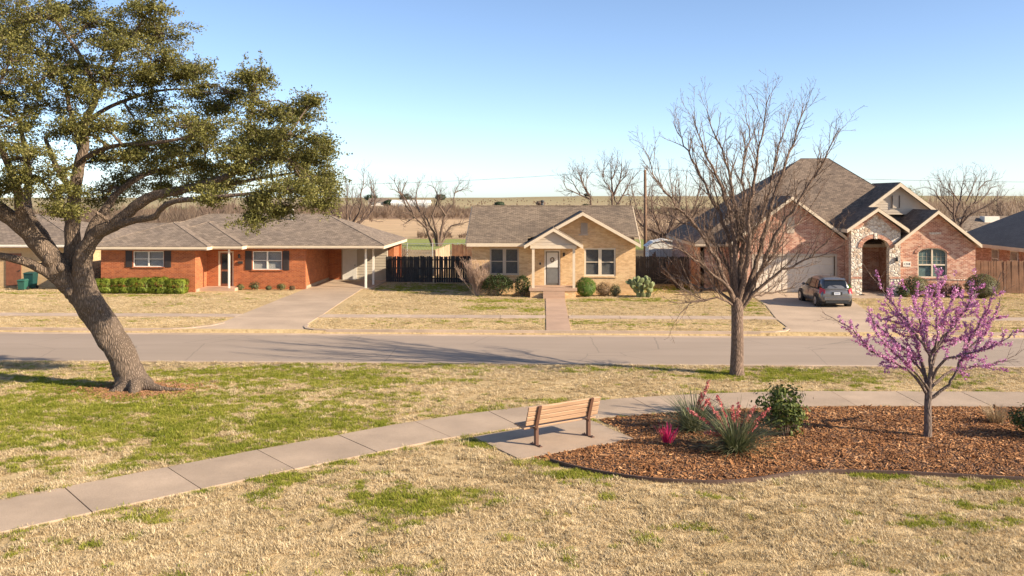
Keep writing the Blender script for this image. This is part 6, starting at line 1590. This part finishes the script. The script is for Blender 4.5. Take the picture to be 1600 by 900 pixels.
# ------------------------------------------------------------------ grey hatchback in the drive
def car():
    from mathutils import Matrix
    t = thing('parked_car', (15.42, 47.75, 0.03), 'dark grey hatchback car parked facing the garage door', 'car')
    t.rotation_euler = (0, 0, R(1.5))
    def part(mb, name, mat, par=None, smooth=False, mods=True):
        me = mb.mesh(name, M[mat], (0, 0, 0), smooth); bm = bmesh.new(); bm.from_mesh(me); bmesh.ops.recalc_face_normals(bm, faces=bm.faces); bm.to_mesh(me); bm.free()
        o = bpy.data.objects.new(name, me); C.objects.link(o); o.parent = par or t; WL[o.name] = WL[t.name]; return o
    def loft(secs):
        m = MB(); n = len(secs[0][1])
        for y, ring in secs: m.v += [(x, y, z) for x, z in ring]
        for i in range(len(secs) - 1):
            for k in range(n): m.f.append((i * n + k, i * n + (k + 1) % n, (i + 1) * n + (k + 1) % n, (i + 1) * n + k))
        m.f += [tuple(range(n)), tuple(range((len(secs) - 1) * n, len(secs) * n))[::-1]]
        return m
    def ring(wb, wm, wt, z0, zm, zt, crown):
        h = [(wb * 0.85, z0), (wb, z0 + 0.06), (wm, zm - 0.10), (wm, zm + 0.06), (wt, zt), (wt * 0.6, zt + crown)]
        return h + [(-x, z) for x, z in h[::-1]]
    S = [(0.00, ring(0.66, 0.76, 0.70, 0.34, 0.55, 0.84, 0.02)), (0.10, ring(0.76, 0.84, 0.76, 0.26, 0.55, 0.93, 0.02)), (0.35, ring(0.82, 0.88, 0.81, 0.22, 0.58, 0.97, 0.02)), (0.9, ring(0.85, 0.90, 0.84, 0.20, 0.58, 0.97, 0.02)),
         (2.0, ring(0.86, 0.90, 0.85, 0.20, 0.56, 0.94, 0.02)), (3.0, ring(0.85, 0.90, 0.82, 0.20, 0.56, 0.92, 0.03)), (3.6, ring(0.82, 0.87, 0.74, 0.21, 0.54, 0.84, 0.05)), (4.05, ring(0.74, 0.80, 0.62, 0.24, 0.50, 0.72, 0.05)), (4.25, ring(0.60, 0.68, 0.50, 0.30, 0.48, 0.62, 0.04))]
    body = part(loft(S), 'body', 'car_paint', None, True)
    sb = body.modifiers.new('s', 'SUBSURF'); sb.levels = 1; sb.render_levels = 2
    def gring(wb, wt, zb, zt, cr):
        h = [(wb, zb), (wb - (wb - wt) * 0.5 + 0.02, (zb + zt) / 2), (wt, zt - 0.03), (wt * 0.6, zt + cr)]
        return h + [(-x, z) for x, z in h[::-1]]
    Gs = [(0.16, gring(0.74, 0.70, 0.90, 0.98, 0.01)), (0.30, gring(0.76, 0.64, 0.92, 1.26, 0.02)), (0.42, gring(0.78, 0.60, 0.92, 1.46, 0.03)), (0.8, gring(0.80, 0.62, 0.92, 1.52, 0.035)), (1.6, gring(0.82, 0.64, 0.90, 1.545, 0.035)), (2.2, gring(0.82, 0.63, 0.90, 1.51, 0.03)), (2.55, gring(0.81, 0.60, 0.90, 1.42, 0.03)), (3.25, gring(0.78, 0.70, 0.86, 0.95, 0.01))]
    cab = part(loft(Gs), 'cabin', 'car_paint', None, True); sb = cab.modifiers.new('s', 'SUBSURF'); sb.levels = 1; sb.render_levels = 1
    # glass set just proud of the cabin
    def quadp(pts, nm, mat, off, par=cab):
        m = MB(); v = [Vector(p) for p in pts]; nn = (v[1] - v[0]).cross(v[2] - v[0]).normalized() * off
        m.hexa([tuple(p) for p in v[:4]] + [tuple(p + nn) for p in v[:4]]); return part(m, nm, mat, par)
    quadp([(0.62, 0.185, 1.00), (-0.62, 0.185, 1.00), (-0.54, 0.335, 1.40), (0.54, 0.335, 1.40)], 'rear_window', 'car_glass', 0.03)
    for s in (-1, 1):
        x = lambda z, a=0.0: s * (0.815 - (z - 0.92) * 0.30 + a)
        for (p, nm) in (([(0.62, 1.00), (1.02, 0.98), (1.02, 1.40), (0.70, 1.36)], 'quarter_window'), ([(1.10, 0.98), (1.92, 0.97), (1.92, 1.43), (1.10, 1.42)], 'side_window'), ([(2.0, 0.97), (2.78, 0.97), (2.42, 1.32), (2.0, 1.42)], 'side_window')):
            pts = [(x(z, 0.028), y, z) for y, z in p]; m = MB(); m.hexa(pts + [(px - s * 0.05, y, z) for px, y, z in pts]); part(m, nm, 'car_glass', cab)
        mir = MB().ball((s * 0.93, 2.65, 1.02), (0.10, 0.06, 0.075), 8, 6); part(mir, 'mirror', 'car_paint', None, True)
        tl = MB(); tl.hexa([(s * 0.86, 0.22, 0.72), (s * 0.62, 0.02, 0.74), (s * 0.60, 0.06, 0.92), (s * 0.80, 0.28, 1.02), (s * 0.885, 0.20, 0.72), (s * 0.64, -0.015, 0.74), (s * 0.62, 0.02, 0.92), (s * 0.835, 0.25, 1.02)]); part(tl, 'tail_light', 'tail_red')
        for yy in (1.06, 1.96, 2.86): part(MB().box(s * 0.895 - 0.006, s * 0.895 + 0.006, yy, yy + 0.012, 0.35, 0.92), 'door_gap', 'plastic_black')
        for yy in (1.25, 2.1): part(MB().box(s * 0.885 - 0.02, s * 0.885 + 0.02, yy, yy + 0.16, 0.80, 0.83), 'door_handle', 'car_paint')
        for yw in (0.72, 3.32):
            arch_ = MB().tube([(s * 0.70, yw, 0.33), (s * 0.908, yw, 0.33)], [0.385, 0.385], 28); part(arch_, 'wheel_arch', 'plastic_black')
            wh = MB().tube([(s * 0.70, yw, 0.31), (s * 0.73, yw, 0.31), (s * 0.90, yw, 0.31), (s * 0.925, yw, 0.31)], [0.28, 0.315, 0.315, 0.28], 28); wh = part(wh, 'wheel', 'tyre', None, True)
            part(MB().tube([(s * 0.91, yw, 0.31), (s * 0.932, yw, 0.31)], [0.205, 0.19], 24), 'rim', 'rim', wh)
            part(MB().tube([(s * 0.93, yw, 0.31), (s * 0.938, yw, 0.31)], [0.05, 0.045], 10), 'hub_cap', 'plastic_black', wh)
    part(MB().box(-0.70, 0.70, -0.045, 0.06, 0.36, 0.56), 'bumper', 'car_paint').modifiers.new('b', 'BEVEL').width = 0.04
    part(MB().box(-0.60, 0.60, -0.02, 0.08, 0.25, 0.36), 'bumper_lip', 'plastic_black')
    hp = MB().box(-0.27, 0.27, -0.012, 0.03, 0.66, 0.82); hp = part(hp, 'plate_recess', 'plastic_black')
    pl = part(MB().box(-0.16, 0.16, -0.022, -0.013, 0.675, 0.805), 'licence_plate', 'plate')
    ink = MB()
    for k in range(6): ink.box(-0.12 + k * 0.042, -0.095 + k * 0.042, -0.0245, -0.0225, 0.71, 0.765)
    part(ink, 'plate_marks', 'plate_ink', pl)
    wp = MB().tube([(0.05, 0.16, 1.03), (-0.22, 0.23, 1.16)], [0.012, 0.008], 5); part(wp, 'rear_wiper', 'plastic_black', cab)
    sp = MB().hexa([(-0.56, 0.27, 1.42), (0.56, 0.27, 1.42), (0.58, 0.5, 1.485), (-0.58, 0.5, 1.485), (-0.54, 0.26, 1.45), (0.54, 0.26, 1.45), (0.56, 0.5, 1.51), (-0.56, 0.5, 1.51)]); part(sp, 'spoiler', 'car_paint', cab)
    part(MB().tube([(0, 1.0, 1.55), (0, 0.9, 1.75)], [0.008, 0.004], 4), 'antenna', 'plastic_black', cab)
    part(MB().box(-0.78, 0.78, 0.3, 3.9, 0.16, 0.24), 'underbody', 'plastic_black')
car()

# ------------------------------------------------------------------ scattered ground cover
HID = {}
def source(name, meshes):
    col = bpy.data.collections.new(name)
    for me in meshes: col.objects.link(bpy.data.objects.new(name, me))
    return col
def scatter(name, P, rot, scl, col, mat_host, label, cat):
    me = bpy.data.meshes.new(name); n = len(P)
    me.vertices.add(n); me.vertices.foreach_set('co', P.astype(np.float32).ravel())
    a = me.attributes.new('rot', 'FLOAT_VECTOR', 'POINT'); a.data.foreach_set('vector', rot.astype(np.float32).ravel())
    a = me.attributes.new('scl', 'FLOAT_VECTOR', 'POINT'); a.data.foreach_set('vector', scl.astype(np.float32).ravel())
    me.materials.append(mat_host)
    o = bpy.data.objects.new(name, me); link(o); tag(o, label, cat, kind='stuff')
    ng = bpy.data.node_groups.new(name, 'GeometryNodeTree')
    ng.interface.new_socket('Geometry', in_out='INPUT', socket_type='NodeSocketGeometry'); ng.interface.new_socket('Geometry', in_out='OUTPUT', socket_type='NodeSocketGeometry')
    gi, go = ng.nodes.new('NodeGroupInput'), ng.nodes.new('NodeGroupOutput')
    ip = ng.nodes.new('GeometryNodeInstanceOnPoints'); ci = ng.nodes.new('GeometryNodeCollectionInfo')
    ci.inputs['Collection'].default_value = col; ci.inputs['Separate Children'].default_value = True; ci.inputs['Reset Children'].default_value = True
    ip.inputs['Pick Instance'].default_value = True
    ar = ng.nodes.new('GeometryNodeInputNamedAttribute'); ar.data_type = 'FLOAT_VECTOR'; ar.inputs['Name'].default_value = 'rot'
    sr = ng.nodes.new('GeometryNodeInputNamedAttribute'); sr.data_type = 'FLOAT_VECTOR'; sr.inputs['Name'].default_value = 'scl'
    er = ng.nodes.new('FunctionNodeEulerToRotation')
    L = ng.links.new
    L(gi.outputs[0], ip.inputs['Points']); L(ci.outputs[0], ip.inputs['Instance']); L(ar.outputs[0], er.inputs[0]); L(er.outputs[0], ip.inputs['Rotation']); L(sr.outputs[0], ip.inputs['Scale']); L(ip.outputs[0], go.inputs[0])
    md = o.modifiers.new('scatter', 'NODES'); md.node_group = ng
    return o

def tuft(seed, n, rad, L, w_, mat, lay):
    rs = np.random.RandomState(seed); V, F = [], []; o = 0
    for k in range(n):
        a = rs.uniform(0, 6.283); r = rad * math.sqrt(rs.uniform()); p = np.array((r * math.cos(a), r * math.sin(a), -0.005))
        b = rs.uniform(0, 6.283); u = np.array((math.cos(b), math.sin(b), 0)); s = np.array((-u[1], u[0], 0)); ln = L * rs.uniform(0.5, 1.2)
        t1 = lay * rs.uniform(0.3, 1.3); t2 = t1 + rs.uniform(0.1, 0.7)
        p1 = p + (u * math.sin(t1) + np.array((0, 0, 1)) * math.cos(t1)) * ln * 0.5
        p2 = p1 + (u * math.sin(t2) + np.array((0, 0, 1)) * math.cos(t2)) * ln * 0.5; p2[2] = max(p2[2], 0.003)
        V += [p - s * w_, p + s * w_, p1 + s * w_ * 0.8, p1 - s * w_ * 0.8, p2]; F.append((o, o + 1, o + 2, o + 3)); F.append((o + 3, o + 2, o + 4, o + 4)); o += 5
    me = bpy.data.meshes.new('tuft'); me.from_pydata([tuple(v) for v in V], [], [f if f[2] != f[3] else f[:3] for f in F]); me.materials.append(M[mat]); me.update(); return me

def lawn_points(rs, n, x0, x1, y0, y1):
    return rs.uniform(x0, x1, n), rs.uniform(y0, y1, n)
def path_dist(x, y):
    d = np.full(x.shape, 99.0)
    for p in SP[::2]: d = np.minimum(d, np.hypot(x - p[0], y - p[1]))
    return d
ELL = [(-10.2, 23.4, 6.4, 3.8, 0.78), (-14.5, 24.0, 6, 4.5, 0.76), (-4.4, 24.3, 3, 2.0, 0.35), (-8.6, 28.8, 5, 2.0, 0.75), (-16, 29, 4, 2, 0.4), (-5, 30.8, 5, 0.6, 0.5), (-2.55, 17.25, 1.5, 0.75, 0.85), (-3.6, 16.7, 1.0, 0.5, 0.55), (-1.3, 17.1, 0.7, 0.5, 0.6),
       (7.8, 29.6, 3.2, 1.1, 0.75), (4.0, 30.2, 4, 0.8, 0.45), (-0.9, 21.1, 0.9, 0.4, 0.8), (-1.6, 21.3, 0.8, 0.3, 0.7), (-0.2, 19.6, 0.9, 0.35, 0.6), (0.7, 18.9, 0.8, 0.3, 0.55), (7.5, 16.4, 0.9, 0.5, 0.55), (8.5, 17.4, 1.2, 0.4, 0.45), (6.4, 17.6, 0.7, 0.4, 0.4), (9.5, 18.5, 2, 0.3, 0.6), (7.0, 18.95, 0.5, 0.2, 0.8), (-7.2, 16.2, 0.9, 0.35, 0.6), (12, 29, 5, 1.2, 0.3), (-9.0, 14.6, 1.5, 0.4, 0.55), (-4.4, 18.5, 1.5, 0.5, 0.5),
       (-2.0, 47.5, 2.2, 1.2, 0.75), (-0.6, 46.0, 0.6, 3.5, 0.7), (-1.5, 50.6, 4, 1.2, 0.6), (3.5, 51.2, 2.5, 0.7, 0.5), (6.0, 51.0, 1.6, 0.8, 0.8), (-4, 41.8, 6, 0.7, 0.45), (4, 41.6, 4, 0.6, 0.55), (-22, 41.5, 6, 0.5, 0.2), (-7.5, 57.5, 4, 2.4, 0.75), (7.5, 57.5, 2.5, 2, 0.7), (-24, 52.4, 4, 0.6, 0.4), (-31, 53.6, 3, 0.7, 0.6), (11, 48.5, 1.0, 3, 0.5)]
def green_mask(x, y):
    m = np.zeros(x.shape)
    for cx, cy, rx, ry, s in ELL: m = np.maximum(m, s * np.clip(1.35 - np.hypot((x - cx) / rx, (y - cy) / ry), 0, 1) ** 0.6)
    n = fbm(x * 0.9, y * 1.2, 41, 4); n2 = fbm(x * 2.4, y * 3.4, 47, 4)
    e = np.clip(1 - np.abs(path_dist(x, y) - PW - 0.12) / 0.28, 0, 1) * 0.5
    v = np.maximum(m, e * (0.4 + 0.9 * n)) * 0.95 + (n - 0.5) * 0.95 + (n2 - 0.5) * 1.35
    return v
FAR_BLOCK = [(-15.25, -10.7, 38.9, 62.5), (0.02, 1.26, 39, 52.1), (-99, 99, 43.05, 44.25), (-27.5, -15.0, 54.2, 66), (-21.6, -15, 54.9, 66), (-4.5, 5.6, 53.7, 63), (-0.95, 2.0, 51.4, 54), (11.6, 26, 54.0, 70), (9.6, 26, 56.2, 70), (17.5, 21, 52.2, 58), (-60, -30, 56.9, 72)]
def lawn(seed, dens_near, near):
    rs = np.random.RandomState(seed)
    if near: x0, x1, y0, y1 = -25, 23, 11.5, 31.28
    else: x0, x1, y0, y1 = -42, 36, 39.15, 61
    n = int((x1 - x0) * (y1 - y0) * dens_near); x, y = lawn_points(rs, n, x0, x1, y0, y1)
    k = (x > -0.63 * y - 2.0) & (x < 0.60 * y + 2.0)
    if near:
        k &= ~in_poly(x, y, [(a, b) for a, b in PAD]) & ~in_poly(x, y, BED)
        k &= rs.uniform(size=n) < np.where(y < 20, 1.0, np.where(y < 25, 0.8, 0.62))
        x, y = x[k], y[k]; d = path_dist(x, y) - PW; k2 = d > rs.uniform(-0.05, 0.03, len(x)); x, y = x[k2], y[k2]
        k3 = np.hypot(x + 12.4, y - 26.9) > 0.75; return x[k3], y[k3], rs
    for a, b, c, d in FAR_BLOCK: k &= ~((x > a) & (x < b) & (y > c) & (y < d))
    dl = 11.1 + (y - 43) * 0.155; drr = 15.95 + (y - 43) * 0.175
    k &= ~((x > np.where(y < 41, 10.3, dl - 0.1)) & (x < np.where(y < 41, 16.4, drr + 0.1)))
    k &= ~((y < 41) & (((x > -17.5) & (x < -9.5) & (y < 39.3 + 0.9 * np.maximum(0, 1 - np.abs(x + 13) / 4)))))
    return x[k], y[k], rs
def grass(near, dens, sizes, tag_):
    x, y, rs = lawn(77 if near else 78, dens, near)
    g = green_mask(x, y); isg = g + rs.uniform(-0.2, 0.2, len(x)) > 0.46
    hv = 0.6 + 1.0 * fbm(x * 2.6, y * 2.6, 60, 3)
    thin = fbm(x * 3.4, y * 3.4, 66, 3) + rs.uniform(-0.12, 0.12, len(x)) > 0.425
    for which, mat, nm, lb in ((~isg & thin, 'straw', 'dry_grass', 'dormant straw coloured grass of the ' + tag_), (isg, 'green_grass', 'green_grass', 'fresh green grass patches in the ' + tag_)):
        xx, yy = x[which], y[which]; n = len(xx)
        rot = np.stack([rs.normal(0, 0.12, n), rs.normal(0, 0.12, n), rs.uniform(0, 6.283, n)], 1); s = sizes * rs.uniform(0.7, 1.3, n) * hv[which]
        if mat == 'green_grass': s = s * 1.08
        col = source(nm + ('_near' if near else '_far'), [tuft(k, 34, 0.08, 0.070, 0.0046, mat, 1.0) if mat == 'straw' else tuft(20 + k, 30, 0.08, 0.065, 0.0042, mat, 0.75) for k in range(5)])
        scatter(nm, np.stack([xx, yy, np.full(n, 0.0)], 1), rot, np.stack([s, s, s * rs.uniform(0.7, 1.1, n)], 1), col, M[mat], lb, 'grass')
grass(True, 205, 1.0, 'park lawn')
grass(False, 95, 0.85, 'front yards across the street')

def chips(name, x, y, z, sizes, mat, label, cat, seed):
    rs = np.random.RandomState(seed); n = len(x); me = []
    for k in range(6):
        b = MB(); L, w_, h = rs.uniform(0.02, 0.05), rs.uniform(0.007, 0.014), rs.uniform(0.003, 0.006)
        b.hexa([(-L, -w_, -h), (L * rs.uniform(.6, 1), -w_ * rs.uniform(.4, 1), -h), (L, w_, -h), (-L * rs.uniform(.6, 1), w_, -h), (-L, -w_ * .8, h), (L * .9, -w_ * .7, h * 2), (L * .8, w_ * .8, h), (-L * .8, w_, h)]); me.append(b.mesh('chip', M[mat]))
    s = sizes * np.exp(rs.normal(0, 0.38, n))
    scatter(name, np.stack([x, y, z], 1), np.stack([rs.normal(0, 0.35, n), rs.normal(0, 0.35, n), rs.uniform(0, 6.283, n)], 1), np.stack([s, s, s], 1), source(name, me), M[mat], label, cat)
rs = np.random.RandomState(70)
n = 52000; x, y = rs.uniform(-0.6, 15.8, n), rs.uniform(18.3, 25.5, n); k = in_poly(x, y, BED) & (x < 0.6 * y + 1); x, y = x[k], y[k]
dpt = np.full(len(x), 9.0); PP = np.stack([x, y], 1)
for i in range(len(BED)):
    a, b = BEDC[i], BEDC[(i + 1) % len(BED)]; ab = b - a; tt = np.clip(((PP - a) @ ab) / (ab @ ab), 0, 1); dpt = np.minimum(dpt, np.linalg.norm(PP - (a + tt[:, None] * ab), axis=1))
zz = 0.016 + 0.07 * sm(dpt / 0.9) + 0.05 * (fbm(x * 1.7, y * 1.7, 3) - 0.5) * sm(dpt / 0.3) + rs.uniform(-0.004, 0.016, len(x))
chips('wood_chips', x, y, zz, 0.8, 'chips', 'brown wood chip mulch covering the planting bed', 'mulch', 71)
n = 5200; a = rs.uniform(0, 6.283, n); r_ = np.abs(rs.normal(0, 0.55, n)) + 0.35; x = -12.25 + r_ * np.cos(a) * 1.35; y = 26.75 + r_ * np.sin(a) * 0.9
chips('leaf_litter', x, y, np.full(n, 0.022) + rs.uniform(0, 0.02, n), 0.8, 'litter', 'rusty leaf litter around the foot of the oak', 'leaf litter', 72)
